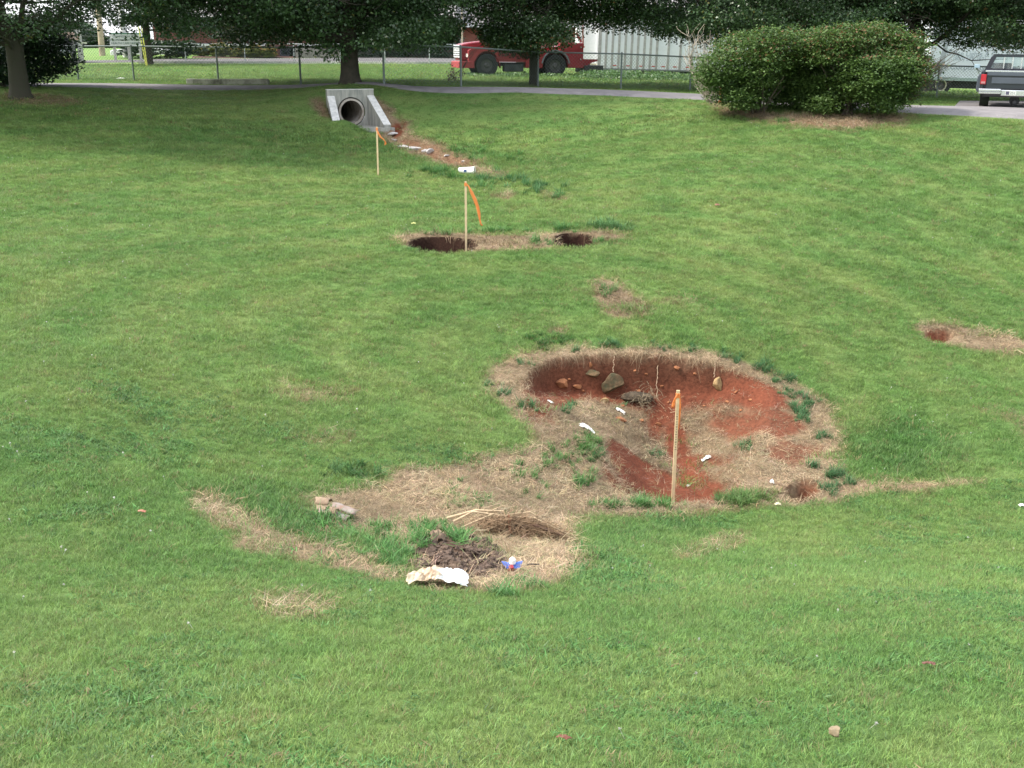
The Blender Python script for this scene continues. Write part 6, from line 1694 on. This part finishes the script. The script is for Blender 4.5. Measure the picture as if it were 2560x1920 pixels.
tag(MB().tube([(0, 0, 0), (.05, .01, .03), (.09, .02, .032), (.16, .02, .03)], [.004, .008, .008, .004], 5).build("dark_twig", simple("dark_twig_mat", (0.05, 0.04, 0.03), .8), None, loc=tuple(np.array(cast(1122, 1232)) + np.array([0, 0, .01]))), "short dark bent twig beside the little blue paper fan", "twig")
# brush pile
q = np.array(cast(1120, 1158)); bp_ = empty("brush_pile", tuple(q)); tag(bp_, "pile of dead weeds and sticks in the hollow above the dark clods", "brush pile")
rs = np.random.default_rng(5)
kx = .46 * q[1] / FPX    # metres per picture unit
def bxp(u, v, dz=0.0): return (np.array([(u - 1120) * kx, -(v - 1158) * kx * 1.2, 0]) + np.array([0, 0, dz + float(gnd(q[0] + (u - 1120) * kx, q[1] - (v - 1158) * kx * 1.2)) - q[2]]))
mst = simple("pale_stick", (0.50, 0.38, 0.24), .9, noise=.3, scale=14); msd = simple("dark_stick", (0.15, 0.085, 0.06), .9, noise=.4, scale=14)
for (ua, va, za), (um, vm, zm), (ub, vb, zb_), r_, mt in (
    ((948, 1125, .06), (1020, 1128, .12), (1085, 1122, .16), .012, mst), ((965, 1140, .05), (1010, 1140, .1), (1060, 1136, .13), .011, mst), ((985, 1165, .03), (1060, 1152, .12), (1120, 1148, .14), .006, mst),
    ((1085, 1170, .03), (1150, 1166, .08), (1225, 1172, .03), .022, msd), ((1060, 1128, .14), (1150, 1130, .16), (1235, 1140, .05), .006, mst), ((1070, 1135, .16), (1160, 1150, .15), (1240, 1168, .04), .007, mst),
    ((1005, 1112, .05), (1040, 1095, .12), (1070, 1080, .18), .004, mst), ((1020, 1118, .1), (1080, 1110, .18), (1110, 1102, .2), .004, mst), ((1100, 1175, .03), (1098, 1160, .1), (1096, 1145, .15), .018, simple("rust_stub", (0.28, 0.11, 0.06), .9)), ((1040, 1168, .03), (1090, 1160, .06), (1140, 1172, .03), .008, mst)):
    up_ = np.array([0, 0, .07]); MB().tube([tuple(bxp(ua, va, za)), tuple(bxp(um, vm, zm) + up_ + rs.normal(0, .01, 3)), tuple(bxp(ub, vb, zb_) + up_ * .6)], [r_ * 1.15, r_, r_ * .6], 7).build("stick", mt, bp_)
vs = []; fs = []
for i in range(3000):
    u = rs.triangular(1010, 1110, 1250); hmax = .16 * (1 - ((u - 1110) / 150) ** 2) + .02
    p = bxp(u, 1154 + rs.normal(0, 14), max(0.01, rs.uniform(0, hmax))); d = np.array([rs.normal(.5, .8), rs.normal(0, .6), rs.normal(.15, .5)]); d /= np.linalg.norm(d); L_ = rs.uniform(.06, .22)
    sd = np.cross(d, rs.normal(0, 1, 3)); sd /= np.linalg.norm(sd); n0 = len(vs)
    for k in range(4):
        t = k / 3; q_ = p + d * L_ * t + np.array([0, 0, -.25 * L_ * t * t]); w_ = .0024 * (1 - .6 * t); vs += [q_ - sd * w_, q_ + sd * w_]
    for k in range(3): fs.append((n0 + 2 * k, n0 + 2 * k + 1, n0 + 2 * k + 3, n0 + 2 * k + 2))
o = np_mesh("dead_stems", np.array(vs), np.array(fs), simple("dead_stem_mat", (0.25, 0.165, 0.095), .9, noise=.55, scale=6), False, bp_); o["kind"] = "stuff"
# clods and husk in the mud patch
m_clod = simple("dark_clod", (0.105, 0.070, 0.050), .95, noise=.5, scale=16, bump=.02)
rs = np.random.default_rng(17)
vs = []; fs = []
import bmesh
cl_ = bmesh.new()
for i in range(560):
    u = rs.uniform(874, 1100); v = rs.uniform(1152, 1250); p = cast(u, v)
    if sdf(mud, np.array([p[0]]), np.array([p[1]]))[0] < -.02: continue
    r_ = rs.uniform(.006, .034); mt = Matrix.Translation((p[0], p[1], p[2] + r_ * .2)) @ Matrix.Rotation(rs.uniform(0, 6), 4, 'Z') @ Matrix.Diagonal((r_ * rs.uniform(.9, 1.6), r_, r_ * rs.uniform(.5, .9), 1))
    rt = bmesh.ops.create_icosphere(cl_, subdivisions=2, radius=1.0, matrix=mt)
    for vt in rt["verts"]: vt.co += Vector(rs.normal(0, .2 * r_, 3))
me = bpy.data.meshes.new("earth_clods"); cl_.to_mesh(me); cl_.free(); me.materials.append(m_clod)
o = bpy.data.objects.new("earth_clods", me); COL.objects.link(o); tag(o, kind="stuff")
crumple("torn_husk", "torn tan cardboard curl sticking up at the back of the dark clods", 944, 1168, .13, .09, .10, m_card2, 21, "cardboard", rz=.6)
# dry vine hanging at the fence in front of the truck
q = np.array(cast(978, 178)); vn = empty("dead_branch", tuple(q)); tag(vn, "dead hanging branch with withered brown leaves by the fence left of the red truck", "branch")
ky = q[1] / FPX * .463
def vp(u, v): return ((u - 978) * ky, 0, (178 - v) * ky)
mb = MB(); mb.tube([vp(952, 190), vp(966, 176), vp(985, 160), vp(1000, 148), vp(1012, 125), vp(1030, 108), vp(1070, 92)], [.008, .012, .016, .018, .016, .014, .010], 6)
mb.tube([vp(985, 160), vp(992, 165), vp(1006, 140), vp(1040, 100)], [.01, .01, .012, .01], 5); mb.build("stem", m_twig, vn)
rk = rng; rng = np.random.default_rng(4)
lp = np.concatenate([np.array(vp(975, 170)) + rng.normal(0, 1, (130, 3)) * np.array([.13, .08, .22]), np.array(vp(998, 162)) + rng.normal(0, 1, (25, 3)) * .06]); leaves("withered_leaves", lp, rng.uniform(.06, .12, len(lp)), vn, leaf_mat("withered", (.06, .03, .025), (.13, .07, .05), (.2, .12, .07)), rng.random(len(lp)))
# tall weeds round the truck and trailer wheels
vs = []
n_w = 15000
X_ = rng.uniform(P(1010, 170, 54)[0], P(1760, 180, 56)[0], n_w); Y_ = rng.uniform(52.6, 57.5, n_w)
Y_ = np.where(X_ > P(1420, 170, 54)[0], Y_ + 1.2, Y_)
den = fbm(X_, Y_, 1.1, 201, 3) + .22 + .25 * (X_ > P(1250, 170, 54)[0]); hmax = np.clip(.12 + den * .55, .05, .42) * np.where(X_ < P(1230, 170, 54)[0], .55, 1)
ok = (rng.random(n_w) < den * 2.0); X_, Y_, hmax = X_[ok], Y_[ok], hmax[ok]
Z_ = gnd(X_, Y_) + rng.random(len(X_)) * hmax
o = leaves("tall_weeds", np.stack([X_, Y_, Z_], 1), rng.uniform(.07, .16, len(X_)), None, leaf_mat("weed_leaf", (0.05, 0.11, 0.03), (0.13, 0.24, 0.07), (0.2, 0.25, 0.1)), rng.random(len(X_)), .8)
tag(o, kind="stuff")
n_w = 9000
X_ = rng.uniform(P(1900, 200, 55)[0], P(2400, 210, 56)[0], n_w); Y_ = rng.uniform(52.5, 56, n_w); Z_ = gnd(X_, Y_) + rng.random(n_w) * np.clip(.15 + .5 * fbm(X_, Y_, 1.0, 203, 3), .03, .4)
tag(leaves("tall_weeds", np.stack([X_, Y_, Z_], 1), rng.uniform(.07, .14, n_w), None, m_leafb, rng.random(n_w), .8), kind="stuff")
rng = rk
put_lawn(); put_straw(); put_weeds(); put_flowers()
